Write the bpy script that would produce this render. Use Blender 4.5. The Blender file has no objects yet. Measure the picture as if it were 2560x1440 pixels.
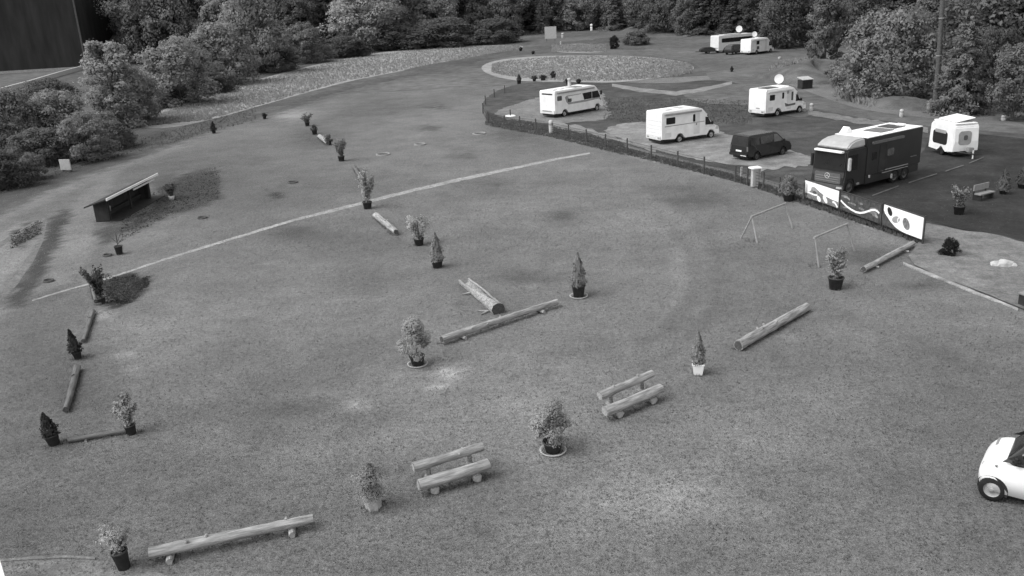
import bpy, bmesh, math, random
import numpy as np
from mathutils import Vector, Matrix

# ------------------------------------------------------------------ camera, sky, sun, exposure
scene = bpy.context.scene
COL = scene.collection
FPX, PITCH, CAMH, ROLL = 2188.143, 0.3305725, 13.32435, 0.0510207     # focal length in px of a 2560 px wide picture
cam_data = bpy.data.cameras.new('camera')
cam = bpy.data.objects.new('camera', cam_data)
COL.objects.link(cam)
cam_data.sensor_width = 36.0
cam_data.lens = 36.0 * FPX / 2560.0
cam_data.clip_start, cam_data.clip_end = 0.1, 5000.0
cam.matrix_world = Matrix.Translation((0, 0, CAMH)) @ Matrix.Rotation(math.pi / 2 - PITCH, 4, 'X') @ Matrix.Rotation(-ROLL, 4, 'Z')
scene.camera = cam

SUN_DIR = Vector((-0.62, -0.18, 0.80)).normalized()      # towards the soft morning light, high and from the left
world = bpy.data.worlds.new('World')
scene.world = world
world.use_nodes = True
nt = world.node_tree
bg = nt.nodes['Background']
sky = nt.nodes.new('ShaderNodeTexSky')
sky.sky_type = 'NISHITA'
sky.sun_disc = False
sky.sun_elevation = math.asin(SUN_DIR.z)
sky.sun_rotation = math.atan2(SUN_DIR.x, SUN_DIR.y)
bw = nt.nodes.new('ShaderNodeRGBToBW')                   # the photograph is monochrome (near-infrared)
nt.links.new(sky.outputs[0], bw.inputs[0])
nt.links.new(bw.outputs[0], bg.inputs['Color'])
bg.inputs['Strength'].default_value = 0.15
sun_data = bpy.data.lights.new('sun', 'SUN')
sun_data.energy = 0.9
sun_data.angle = math.radians(42)
sun_data.color = (1, 1, 1)
sun = bpy.data.objects.new('sun', sun_data)
COL.objects.link(sun)
sun.rotation_euler = SUN_DIR.to_track_quat('Z', 'Y').to_euler()
sun.location = (-20, -10, 40)
scene.view_settings.view_transform = 'Standard'
scene.view_settings.look = 'None'
scene.view_settings.gamma = 1.0
scene.view_settings.exposure = 1.42
scene.cycles.max_bounces = 5

# ------------------------------------------------------------------ helpers
CR, SR, CP, SP = math.cos(ROLL), math.sin(ROLL), math.cos(PITCH), math.sin(PITCH)
rng = random.Random(7)


def G(px, py, z=0.0):
    """the point at height z seen at pixel (px, py) of the 2560x1440 photograph"""
    u, v = (px - 1280) / FPX, (py - 720) / FPX
    u, v = CR * u - SR * v, SR * u + CR * v
    d = Vector((u, CP - v * SP, -SP - v * CP))
    t = (z - CAMH) / d.z
    return Vector((d.x * t, d.y * t, z))


def proj_np(X, Y, Z):
    q = Z - CAMH
    zc = Y * CP - q * SP
    u = X / zc
    v = -(Y * SP + q * CP) / zc
    return 1280 + FPX * (CR * u + SR * v), 720 + FPX * (-SR * u + CR * v)


def scale_at(px, py):
    p = G(px, py)
    a = proj_np(p.x, p.y, 0.0)
    b = proj_np(p.x, p.y, 1.0)
    return math.hypot(a[0] - b[0], a[1] - b[1])


def hsc(px, py):
    p = G(px, py)
    return FPX / (p.y * CP + CAMH * SP)


def tag(o, label=None, cat=None, group=None, kind=None):
    if label: o['label'] = label
    if cat: o['category'] = cat
    if group: o['group'] = group
    if kind: o['kind'] = kind
    return o


def empty(name, loc=(0, 0, 0), rz=0.0):
    o = bpy.data.objects.new(name, None)
    COL.objects.link(o)
    o.location = loc
    o.rotation_euler = (0, 0, rz)
    o.empty_display_size = 0.3
    return o


def link(name, me, mat=None, parent=None):
    o = bpy.data.objects.new(name, me)
    COL.objects.link(o)
    if mat and not me.materials:
        me.materials.append(mat)
    if parent: o.parent = parent
    return o


def copy_tree(o, parent=None):
    c = o.copy()
    COL.objects.link(c)
    c.parent = parent
    for ch in list(o.children):
        copy_tree(ch, c)
    return c


def quads_mesh(name, V, n=4, normals=None):
    """V: (N*n,3) array, every n vertices are one face; normals: one per face, the direction the clump faces"""
    V = np.asarray(V, dtype=np.float32).reshape(-1, 3)
    nf = len(V) // n
    if normals is not None:                                            # wind every face so that its front looks the way its clump faces
        T = V.reshape(nf, n, 3)
        gn = np.cross(T[:, 1] - T[:, 0], T[:, 2] - T[:, 0])
        flip = np.einsum('ij,ij->i', gn, normals) < 0
        T[flip] = T[flip][:, ::-1]
        V = T.reshape(-1, 3)
    me = bpy.data.meshes.new(name)
    me.vertices.add(len(V))
    me.vertices.foreach_set('co', V.ravel())
    me.loops.add(len(V))
    me.loops.foreach_set('vertex_index', np.arange(len(V), dtype=np.int32))
    me.polygons.add(nf)
    me.polygons.foreach_set('loop_start', np.arange(0, len(V), n, dtype=np.int32))
    me.polygons.foreach_set('loop_total', np.full(nf, n, dtype=np.int32))
    me.update(calc_edges=True)
    if normals is not None:
        Nn = normals / (np.linalg.norm(normals, axis=1)[:, None] + 1e-9)
        me.polygons.foreach_set('use_smooth', np.ones(nf, dtype=bool))
        me.normals_split_custom_set_from_vertices(np.repeat(Nn, n, axis=0).astype(np.float32).tolist())
    return me


class MB:
    def __init__(s):
        s.v, s.f, s.smooth = [], [], []

    def add(s, verts, faces, smooth=False):
        b = len(s.v)
        s.v += [tuple(p) for p in verts]
        s.f += [tuple(i + b for i in f) for f in faces]
        s.smooth += [smooth] * len(faces)
        return s

    def box(s, x0, x1, y0, y1, z0, z1):
        v = [(x, y, z) for z in (z0, z1) for y in (y0, y1) for x in (x0, x1)]
        return s.add(v, [(0, 2, 3, 1), (4, 5, 7, 6), (0, 1, 5, 4), (2, 6, 7, 3), (0, 4, 6, 2), (1, 3, 7, 5)])

    def tube(s, p0, p1, r0, r1=None, n=8, caps=True):
        p0, p1 = Vector(p0), Vector(p1)
        r1 = r0 if r1 is None else r1
        d = (p1 - p0).normalized()
        a = d.orthogonal().normalized()
        b = d.cross(a)
        v = []
        for p, r in ((p0, r0), (p1, r1)):
            for i in range(n):
                t = 2 * math.pi * i / n
                v.append(p + a * (r * math.cos(t)) + b * (r * math.sin(t)))
        s.add(v, [(i, (i + 1) % n, n + (i + 1) % n, n + i) for i in range(n)], True)
        if caps:
            s.add(v[:n], [tuple(range(n))[::-1]])
            s.add(v[n:], [tuple(range(n))])
        return s

    def path(s, pts, rads, n=8):
        pts = [Vector(p) for p in pts]
        v = []
        for k, p in enumerate(pts):
            d = (pts[min(k + 1, len(pts) - 1)] - pts[max(k - 1, 0)]).normalized()
            a = (Vector((0, 0, 1)) if abs(d.z) < .9 else Vector((1, 0, 0))).cross(d).normalized()
            b = d.cross(a)
            for i in range(n):
                t = 2 * math.pi * i / n
                v.append(p + a * (rads[k] * math.cos(t)) + b * (rads[k] * math.sin(t)))
        f = [(k * n + i, k * n + (i + 1) % n, (k + 1) * n + (i + 1) % n, (k + 1) * n + i) for k in range(len(pts) - 1) for i in range(n)]
        s.add(v, f, True)
        s.add(v[:n], [tuple(range(n))[::-1]])
        s.add(v[-n:], [tuple(range(n))])
        return s

    def lathe(s, prof, n=16, c=(0, 0)):
        v = []
        for r, z in prof:
            for i in range(n):
                t = 2 * math.pi * i / n
                v.append((c[0] + r * math.cos(t), c[1] + r * math.sin(t), z))
        m = len(prof)
        s.add(v, [(k * n + i, k * n + (i + 1) % n, (k + 1) * n + (i + 1) % n, (k + 1) * n + i) for k in range(m - 1) for i in range(n)], True)
        return s

    def prism(s, prof, y0, y1, ymul=None):
        """prof: (x, z) outline, run across from y0 to y1; ymul(x, z) narrows it"""
        m = ymul or (lambda x, z: 1.0)
        n = len(prof)
        v = [(x, y0 * m(x, z), z) for x, z in prof] + [(x, y1 * m(x, z), z) for x, z in prof]
        f = [tuple(range(n)), tuple(range(2 * n - 1, n - 1, -1))]
        f += [(i, n + i, n + (i + 1) % n, (i + 1) % n) for i in range(n)]
        return s.add(v, f)

    def mesh(s, name, bevel=0.0, seg=2, sel=None, recalc=True):
        me = bpy.data.meshes.new(name)
        me.from_pydata(s.v, [], s.f)
        me.polygons.foreach_set('use_smooth', s.smooth)
        if recalc or bevel:
            bm = bmesh.new()
            bm.from_mesh(me)
            bmesh.ops.recalc_face_normals(bm, faces=bm.faces)
            if bevel:
                es = [e for e in bm.edges if e.is_manifold and e.calc_face_angle(0) > .35 and (sel is None or sel(e))]
                bmesh.ops.bevel(bm, geom=es, offset=bevel, segments=seg, affect='EDGES', clamp_overlap=True)
            bm.to_mesh(me)
            bm.free()
        return me

    def build(s, name, mat, parent=None, **k):
        return link(name, s.mesh(name, **k), mat, parent)


# ------------------------------------------------------------------ materials (all grey: the photograph has no colour)
def nodes(name):
    m = bpy.data.materials.new(name)
    m.use_nodes = True
    t = m.node_tree
    return m, t, t.nodes, t.links, t.nodes['Principled BSDF']


def noise(t, vec, scale, detail=3.0, rough=.55):
    n = t.nodes.new('ShaderNodeTexNoise')
    n.inputs['Scale'].default_value = scale
    n.inputs['Detail'].default_value = detail
    n.inputs['Roughness'].default_value = rough
    t.links.new(vec, n.inputs['Vector'])
    return n.outputs['Fac']


def mathn(t, op, a, b):
    n = t.nodes.new('ShaderNodeMath')
    n.operation = op
    for k, x in ((0, a), (1, b)):
        if isinstance(x, (int, float)): n.inputs[k].default_value = x
        else: t.links.new(x, n.inputs[k])
    return n.outputs[0]


def maprange(t, x, lo, hi, a=0.0, b=1.0):
    n = t.nodes.new('ShaderNodeMapRange')
    n.inputs[1].default_value, n.inputs[2].default_value = lo, hi
    n.inputs[3].default_value, n.inputs[4].default_value = a, b
    t.links.new(x, n.inputs[0])
    return n.outputs[0]


def ground_mat(name, base, layers, bump=.3, bscale=9.0, attr=None, rough=.95):
    """layers: (scale, low factor, high factor)"""
    m, t, N, L, p = nodes(name)
    geo = N.new('ShaderNodeNewGeometry')
    pos = geo.outputs['Position']
    val = None
    for sc, lo, hi in layers:
        f = maprange(t, noise(t, pos, sc, 4), .3, .7, lo, hi)
        val = f if val is None else mathn(t, 'MULTIPLY', val, f)
    if attr:
        a = N.new('ShaderNodeAttribute')
        a.attribute_name = attr
        val = mathn(t, 'MULTIPLY', val, a.outputs['Fac'])
    val = mathn(t, 'MULTIPLY', val, base)
    cc = N.new('ShaderNodeCombineColor')
    for i in range(3): L.new(val, cc.inputs[i])
    L.new(cc.outputs[0], p.inputs['Base Color'])
    p.inputs['Roughness'].default_value = rough
    p.inputs['Specular IOR Level'].default_value = .12
    if bump:
        b = N.new('ShaderNodeBump')
        b.inputs['Strength'].default_value = bump
        b.inputs['Distance'].default_value = .06
        L.new(noise(t, pos, bscale, 4, .7), b.inputs['Height'])
        L.new(b.outputs[0], p.inputs['Normal'])
    return m


def thing_mat(name, base, rough=.6, var=.12, scale=4.0, spec=.4, metallic=0.0, bump=0.0, bscale=None, stretch=None):
    m, t, N, L, p = nodes(name)
    tc = N.new('ShaderNodeTexCoord')
    vec = tc.outputs['Object']
    if stretch:
        mp = N.new('ShaderNodeMapping')
        mp.inputs['Scale'].default_value = stretch
        L.new(vec, mp.inputs['Vector'])
        vec = mp.outputs[0]
    f = maprange(t, noise(t, vec, scale, 4), .3, .7, base * (1 - var), base * (1 + var))
    cc = N.new('ShaderNodeCombineColor')
    for i in range(3): L.new(f, cc.inputs[i])
    L.new(cc.outputs[0], p.inputs['Base Color'])
    p.inputs['Roughness'].default_value = rough
    p.inputs['Specular IOR Level'].default_value = spec
    p.inputs['Metallic'].default_value = metallic
    if bump:
        b = N.new('ShaderNodeBump')
        b.inputs['Strength'].default_value = bump
        b.inputs['Distance'].default_value = .03
        L.new(noise(t, vec, bscale or scale * 2, 4, .65), b.inputs['Height'])
        L.new(b.outputs[0], p.inputs['Normal'])
    return m


def leaf_mat(name):
    m, t, N, L, p = nodes(name)
    oi = N.new('ShaderNodeObjectInfo')
    sep = N.new('ShaderNodeSeparateColor')
    L.new(oi.outputs['Color'], sep.inputs[0])
    geo = N.new('ShaderNodeNewGeometry')
    f = maprange(t, noise(t, geo.outputs['Position'], 1.3, 3), .3, .7, .72, 1.28)
    v = mathn(t, 'MULTIPLY', sep.outputs[0], f)
    v = mathn(t, 'MULTIPLY', v, maprange(t, geo.outputs['Random Per Island'], 0, 1, .88, 1.12))
    cc = N.new('ShaderNodeCombineColor')
    for i in range(3): L.new(v, cc.inputs[i])
    L.new(cc.outputs[0], p.inputs['Base Color'])
    p.inputs['Roughness'].default_value = .8
    p.inputs['Specular IOR Level'].default_value = .05
    tr = N.new('ShaderNodeBsdfTranslucent')
    L.new(cc.outputs[0], tr.inputs['Color'])
    mx = N.new('ShaderNodeMixShader')
    mx.inputs[0].default_value = .42
    L.new(p.outputs[0], mx.inputs[1])
    L.new(tr.outputs[0], mx.inputs[2])
    L.new(mx.outputs[0], N['Material Output'].inputs['Surface'])
    return m


M = {}
M['ground'] = ground_mat('rough_grass', .105, [(.05, .7, 1.3), (.6, .7, 1.3), (5, .8, 1.2)], .5, 5)
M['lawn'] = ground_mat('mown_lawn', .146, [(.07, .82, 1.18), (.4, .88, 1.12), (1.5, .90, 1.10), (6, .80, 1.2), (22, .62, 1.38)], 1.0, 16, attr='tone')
M['meadow'] = ground_mat('tall_meadow', .25, [(.08, .85, 1.15), (.6, .8, 1.2), (4, .75, 1.25)], .7, 6)
M['darkgrass'] = ground_mat('dark_verge', .082, [(.1, .75, 1.25), (.8, .7, 1.3), (5, .75, 1.25)], .6, 6)
M['bay'] = ground_mat('gravel_turf_bay', .20, [(.15, .8, 1.2), (.9, .7, 1.25), (9, .75, 1.25)], .3, 18)
M['lot'] = ground_mat('dark_parking_turf', .064, [(.12, .75, 1.25), (.7, .7, 1.35), (6, .8, 1.2)], .4, 12)
M['asphalt'] = ground_mat('asphalt', .032, [(.12, .7, 1.3), (.7, .75, 1.3), (4, .8, 1.25), (20, .7, 1.35)], .25, 60, rough=.85)
M['road'] = ground_mat('worn_road', .105, [(.1, .75, 1.25), (.8, .78, 1.22), (5, .8, 1.2)], .2, 40)
M['gravel'] = ground_mat('pale_gravel', .165, [(.2, .8, 1.2), (1.2, .78, 1.22), (5, .8, 1.2), (18, .7, 1.3)], .5, 40)
M['stripe_paint'] = ground_mat('worn_marking', .11, [(.5, .8, 1.2), (6, .7, 1.3)], .1, 40)
M['soil'] = ground_mat('dark_soil', .055, [(.3, .8, 1.2), (2, .75, 1.25), (9, .8, 1.2)], .8, 10)
M['chalk'] = ground_mat('pale_line', .29, [(.5, .8, 1.2), (3, .7, 1.2), (15, .75, 1.2)], .3, 30)
M['chalk2'] = ground_mat('dry_pale_soil', .15, [(.5, .8, 1.2), (3, .75, 1.2), (12, .75, 1.2)], .4, 20)
M['kerb'] = ground_mat('pale_kerb', .34, [(.4, .7, 1.2), (2, .55, 1.3), (9, .8, 1.2)], .3, 20)
M['leaf'] = leaf_mat('foliage')
M['bark'] = thing_mat('bark', .09, .9, .35, 6, .1, bump=.8)
M['log'] = thing_mat('weathered_log', .27, .85, .55, 3.5, .15, bump=.7, stretch=(.4, 4, 4))
M['logdark'] = thing_mat('old_dark_log', .13, .9, .35, 3, .1, bump=.8, stretch=(.4, 4, 4))
M['cut'] = thing_mat('cut_wood', .075, .85, .3, 14, .1)
M['cutpale'] = thing_mat('pale_cut_wood', .3, .85, .2, 14, .1)
M['pole'] = thing_mat('timber_pole', .26, .8, .2, 5, .15, stretch=(1, 1, .3))
M['timber'] = thing_mat('dark_timber', .034, .8, .3, 3, .2, bump=.3, stretch=(1, 1, .4))
M['postwood'] = thing_mat('fence_timber', .075, .85, .3, 6, .1)
M['wire'] = thing_mat('fence_wire', .06, .5, .1, 4, .4, metallic=.4)
M['pot'] = thing_mat('black_pot', .045, .6, .3, 6, .25)
M['potpale'] = thing_mat('pale_stone_pot', .36, .8, .2, 7, .2, bump=.2)
M['potwhite'] = thing_mat('white_pot', .82, .5, .03, 5, .3)
M['saucer'] = thing_mat('pale_saucer', .33, .8, .2, 7, .2)
M['potsoil'] = thing_mat('pot_soil', .035, .95, .3, 20, .05)
M['white'] = thing_mat('white_coachwork', .74, .35, .09, 1.6, .4)
M['white2'] = thing_mat('white_panel', .62, .4, .08, 2.2, .4)
M['roofwhite'] = thing_mat('white_roof', .82, .5, .05, 2.5, .3)
M['glass'] = thing_mat('dark_glass', .018, .12, .2, 2, .5)
M['greyglass'] = thing_mat('grey_blind_glass', .09, .2, .3, 2.5, .5)
M['stripe'] = thing_mat('grey_decal', .28, .4, .15, 3, .3)
M['darkstripe'] = thing_mat('dark_decal', .12, .4, .2, 3, .3)
M['black'] = thing_mat('black_trim', .02, .5, .2, 4, .3)
M['tyre'] = thing_mat('rubber', .018, .85, .2, 8, .15)
M['rim'] = thing_mat('steel_rim', .35, .4, .2, 8, .4, metallic=.6)
M['rimdark'] = thing_mat('dark_rim', .06, .4, .2, 8, .4)
M['vandark'] = thing_mat('black_car_paint', .022, .25, .15, 1.5, .5)
M['truckdark'] = thing_mat('charcoal_coachwork', .026, .35, .2, 1.2, .45)
M['trucklow'] = thing_mat('grey_grille', .10, .45, .2, 5, .4)
M['truckcab'] = thing_mat('silver_cab_roof', .36, .4, .12, 3, .4)
M['silver'] = thing_mat('bright_metal', .6, .35, .1, 5, .5)
M['grey'] = thing_mat('mid_grey', .22, .6, .15, 4, .3)
M['lightgrey'] = thing_mat('light_grey', .40, .6, .12, 4, .3)
M['sign'] = thing_mat('pale_board', .40, .7, .12, 4, .2)
M['banner'] = thing_mat('white_banner', .82, .6, .03, 2, .2)
M['bannerdark'] = thing_mat('printed_dark', .06, .6, .5, 5, .2)
M['bannermid'] = thing_mat('printed_grey', .17, .6, .5, 7, .2)
M['barn'] = thing_mat('dark_cladding', .026, .8, .3, .6, .1, stretch=(1, 1, .2))
M['lamp'] = thing_mat('lamp_lens', .5, .2, .1, 6, .5)
M['rock'] = thing_mat('pale_stone', .42, .9, .3, 3, .1, bump=.6)
M['cover'] = thing_mat('dark_cover', .03, .7, .3, 2, .2)
M['concrete'] = thing_mat('concrete', .24, .85, .2, 3, .2)


# ------------------------------------------------------------------ the setting: ground, lawn, lanes, parking
CLEAR = np.array([(-420, -400), (-420, 195), (-115, 213), (-60, 220), (-25, 243), (6, 262), (28, 276), (47, 212), (66, 186), (66, 150), (58, 108), (62, 86), (420, 60), (420, -400)], float)


def clear_dist(P):
    """distance outside the open ground, 0 inside it"""
    P = np.asarray(P, float).reshape(-1, 2)
    n = len(CLEAR)
    ins = np.zeros(len(P), bool)
    best = np.full(len(P), 1e9)
    for i in range(n):
        a, b = CLEAR[i], CLEAR[(i + 1) % n]
        c = ((a[1] > P[:, 1]) != (b[1] > P[:, 1]))
        with np.errstate(divide='ignore', invalid='ignore'):
            xi = (b[0] - a[0]) * (P[:, 1] - a[1]) / (b[1] - a[1] + 1e-12) + a[0]
        ins ^= c & (P[:, 0] < xi)
        ab = b - a
        t = np.clip(((P - a) @ ab) / (ab @ ab), 0, 1)
        best = np.minimum(best, np.linalg.norm(P - (a + t[:, None] * ab), axis=1))
    return np.where(ins, 0.0, best)


def hill(x, y):
    d = clear_dist([(x, y)])[0]
    return .30 * max(0.0, d - 3.0) if d < 400 else .30 * 397


def axis(lo, hi, a, b, fine, coarse):
    out, x = [], lo
    while x < hi:
        out.append(x)
        x += fine if a <= x < b else coarse
    return out + [hi]


gx = np.array(axis(-1600, 1600, -180, 140, 5, 60))
gy = np.array(axis(-500, 1800, -20, 340, 5, 60))
XX, YY = np.meshgrid(gx, gy)
D = clear_dist(np.c_[XX.ravel(), YY.ravel()]).reshape(XX.shape)
ZZ = .30 * np.clip(D - 3, 0, 397)
nx, ny = len(gx), len(gy)
idx = np.arange(nx * ny).reshape(ny, nx)
me = bpy.data.meshes.new('ground')
me.from_pydata(np.c_[XX.ravel(), YY.ravel(), ZZ.ravel()].tolist(), [],
               np.stack([idx[:-1, :-1], idx[:-1, 1:], idx[1:, 1:], idx[1:, :-1]], -1).reshape(-1, 4).tolist())
tag(link('ground', me, M['ground']), kind='structure')

# lawn: a fine sheet whose grass tone varies where it is worn, dry or damp, or painted darker for light falloff
lx, ly = np.arange(-70, 45.1, .33), np.arange(4, 128.1, .33)
XX, YY = np.meshgrid(lx, ly)
PX, PY = proj_np(XX, YY, 0.0)
PX = PX + 3.5 * np.sin(XX * 2.1 + 1.3 * np.sin(YY * 1.7)) + 2.5 * np.sin(YY * 3.3 + XX * 1.1)
PY = PY + 2.0 * np.sin(YY * 2.3 + 1.7 * np.sin(XX * 1.9)) + 1.5 * np.sin(XX * 3.7 - YY)


_wr = np.random.default_rng(8)
PX = PX + _wr.normal(0, 4.0, PX.shape)
PY = PY + _wr.normal(0, 2.2, PY.shape)
wear = random.Random(77)


def soft_poly(pts, edge):
    """1 inside an outline given in photograph places, fading over edge px"""
    ins = np.zeros(PX.shape, bool)
    best = np.full(PX.shape, 1e9)
    for i in range(len(pts)):
        (ax_, ay_), (bx_, by_) = pts[i], pts[(i + 1) % len(pts)]
        c = (ay_ > PY) != (by_ > PY)
        ins ^= c & (PX < (bx_ - ax_) * (PY - ay_) / (by_ - ay_ + 1e-9) + ax_)
        l2 = (bx_ - ax_) ** 2 + (by_ - ay_) ** 2
        t = np.clip(((PX - ax_) * (bx_ - ax_) + (PY - ay_) * (by_ - ay_)) / l2, 0, 1)
        best = np.minimum(best, np.hypot(PX - ax_ - t * (bx_ - ax_), PY - ay_ - t * (by_ - ay_)))
    return np.clip(.5 + np.where(ins, best, -best) / edge, 0, 1)


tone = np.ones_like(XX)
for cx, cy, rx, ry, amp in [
        (1128, 934, 30, 14, .9), (1300, 1000, 380, 130, .12), (460, 440, 300, 110, -.10), (110, 900, 150, 330, -.12), (1690, 1260, 160, 70, .16), (1600, 1150, 500, 200, .08), (1500, 520, 260, 80, .08), (1050, 820, 300, 90, .06), (1095, 965, 26, 6, .35), (895, 1020, 34, 10, .4), (305, 890, 30, 9, .35), (255, 790, 28, 10, .4),  # the broad left blobs paint the infrared light's falloff into the grass
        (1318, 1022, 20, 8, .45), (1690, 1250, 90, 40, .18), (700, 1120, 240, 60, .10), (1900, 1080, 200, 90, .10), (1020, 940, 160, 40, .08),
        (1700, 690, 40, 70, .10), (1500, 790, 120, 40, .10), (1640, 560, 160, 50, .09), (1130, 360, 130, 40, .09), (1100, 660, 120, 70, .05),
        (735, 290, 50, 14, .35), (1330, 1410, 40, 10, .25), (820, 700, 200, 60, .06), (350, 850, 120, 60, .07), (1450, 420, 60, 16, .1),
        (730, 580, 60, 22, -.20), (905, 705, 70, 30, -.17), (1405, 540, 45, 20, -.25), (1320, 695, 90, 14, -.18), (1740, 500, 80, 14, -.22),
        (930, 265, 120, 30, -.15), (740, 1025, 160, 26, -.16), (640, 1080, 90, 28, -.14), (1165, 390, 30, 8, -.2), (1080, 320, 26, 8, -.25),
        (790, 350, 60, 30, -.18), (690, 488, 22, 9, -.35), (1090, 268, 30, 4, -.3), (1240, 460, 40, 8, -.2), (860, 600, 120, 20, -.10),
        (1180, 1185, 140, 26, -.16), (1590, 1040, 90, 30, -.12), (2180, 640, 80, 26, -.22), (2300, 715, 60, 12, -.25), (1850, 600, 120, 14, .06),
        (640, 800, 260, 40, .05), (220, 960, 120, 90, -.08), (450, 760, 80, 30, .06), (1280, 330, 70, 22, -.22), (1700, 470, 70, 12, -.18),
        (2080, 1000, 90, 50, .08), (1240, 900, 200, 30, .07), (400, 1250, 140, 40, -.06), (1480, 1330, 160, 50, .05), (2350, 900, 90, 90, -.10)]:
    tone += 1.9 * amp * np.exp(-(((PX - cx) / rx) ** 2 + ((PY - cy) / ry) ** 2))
region = np.zeros(XX.shape, int)
REG = ['lawn', 'bank', 'lane', 'track', 'flower_bed', 'scorched_patch', 'sand_pit']
for rid, pts, edge, factor in [
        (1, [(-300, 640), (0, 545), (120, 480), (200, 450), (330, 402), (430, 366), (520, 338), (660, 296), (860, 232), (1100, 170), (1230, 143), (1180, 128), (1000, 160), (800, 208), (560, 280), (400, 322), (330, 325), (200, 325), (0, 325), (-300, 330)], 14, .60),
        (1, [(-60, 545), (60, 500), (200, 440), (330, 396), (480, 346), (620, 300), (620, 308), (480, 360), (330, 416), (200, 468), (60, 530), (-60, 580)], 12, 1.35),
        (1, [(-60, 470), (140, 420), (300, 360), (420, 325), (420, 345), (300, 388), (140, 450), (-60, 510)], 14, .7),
        (2, [(-60, 800), (40, 752), (110, 690), (150, 600), (185, 505), (240, 455), (300, 436), (250, 500), (235, 560), (225, 640), (180, 700), (90, 745), (-60, 850)], 12, 1.28),
        (3, [(5, 775), (40, 725), (75, 670), (100, 610), (122, 552), (150, 525), (178, 530), (150, 600), (120, 665), (88, 720), (60, 770)], 9, .45),
        (4, [(-20, 600), (40, 560), (100, 545), (118, 560), (108, 600), (70, 650), (10, 720), (-40, 760), (-60, 680)], 9, 1.5),
        (4, [(25, 590), (60, 560), (100, 548), (108, 562), (96, 590), (62, 615), (30, 620)], 10, .36),
        (5, [(244, 702), (290, 690), (320, 680), (345, 690), (378, 697), (366, 722), (350, 742), (318, 752), (298, 775), (264, 770), (272, 748), (244, 730)], 5, .26),  # irregular patch of much darker ground tone
        (6, [(330, 555), (380, 520), (400, 470), (470, 432), (530, 422), (552, 440), (548, 470), (560, 495), (520, 515), (440, 535), (380, 560), (300, 592), (255, 615), (240, 580)], 12, .45),  # darker ground tone beside the shelter
        (6, [(375, 450), (430, 432), (440, 448), (385, 478)], 10, .7), (6, [(300, 560), (420, 510), (440, 520), (330, 572)], 10, .75)]:
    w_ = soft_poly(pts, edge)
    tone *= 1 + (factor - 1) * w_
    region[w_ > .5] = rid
for rad_, amp in ((235, .14), (262, -.12), (300, .12), (330, -.10)):      # curved wheel tracks
    tone += amp * np.exp(-((np.hypot(PX - 1470, (PY - 690) * 1.35) - rad_) / 11) ** 2) * np.clip((PX - 1560) / 80, 0, 1)
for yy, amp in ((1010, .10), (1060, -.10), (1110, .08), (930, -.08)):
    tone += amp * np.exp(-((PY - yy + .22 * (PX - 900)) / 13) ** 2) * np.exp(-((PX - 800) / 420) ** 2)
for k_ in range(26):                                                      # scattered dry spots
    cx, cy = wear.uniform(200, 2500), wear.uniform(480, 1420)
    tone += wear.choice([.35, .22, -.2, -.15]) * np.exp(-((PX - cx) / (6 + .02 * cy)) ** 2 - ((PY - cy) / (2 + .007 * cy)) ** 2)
nx, ny = len(lx), len(ly)
idx = np.arange(nx * ny).reshape(ny, nx)
LF = np.stack([idx[:-1, :-1], idx[:-1, 1:], idx[1:, 1:], idx[1:, :-1]], -1).reshape(-1, 4)
LR = region[:-1, :-1].ravel()
LP = np.c_[XX.ravel(), YY.ravel(), np.full(XX.size, .004)]
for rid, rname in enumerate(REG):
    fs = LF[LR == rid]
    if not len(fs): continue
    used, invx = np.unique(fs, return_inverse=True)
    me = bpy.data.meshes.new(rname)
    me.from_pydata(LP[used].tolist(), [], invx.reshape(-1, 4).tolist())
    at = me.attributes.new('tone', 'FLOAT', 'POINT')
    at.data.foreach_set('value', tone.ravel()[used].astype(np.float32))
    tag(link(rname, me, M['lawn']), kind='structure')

LAYER = [.008]


def sheet(name, pts, mat, jit=1.5, smooth=2, kind='structure', label=None, cat=None, z=None):
    """a flat patch whose outline runs through these places of the photograph"""
    r = random.Random(sum(map(ord, name)) % 1000 + len(pts))
    P = [Vector((x, y)) for x, y in pts]
    for _ in range(smooth):
        P = [q for i in range(len(P)) for q in (P[i] * .75 + P[(i + 1) % len(P)] * .25, P[i] * .25 + P[(i + 1) % len(P)] * .75)]
    W = [G(max(p.x, -900), p.y) for p in P]
    out = []
    for i in range(len(W)):
        a, b = W[i], W[(i + 1) % len(W)]
        n = max(1, min(24, int((b - a).length / .45)))
        for k in range(n):
            q = a.lerp(b, k / n)
            s = hsc(*proj_np(q.x, q.y, 0.0))
            q = q + Vector((r.uniform(-1, 1), r.uniform(-1, 1), 0)) * (jit / s)
            out.append(q)
    zz = LAYER[0] if z is None else z
    if z is None: LAYER[0] += .004
    me = bpy.data.meshes.new(name)
    me.from_pydata([(p.x, p.y, zz) for p in out], [], [tuple(range(len(out)))])
    bm = bmesh.new()
    bm.from_mesh(me)
    bmesh.ops.triangulate(bm, faces=bm.faces)
    for f in bm.faces:
        if f.normal.z < 0: f.normal_flip()
    bm.to_mesh(me)
    bm.free()
    return tag(link(name, me, mat), label, cat, kind=kind)


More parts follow.
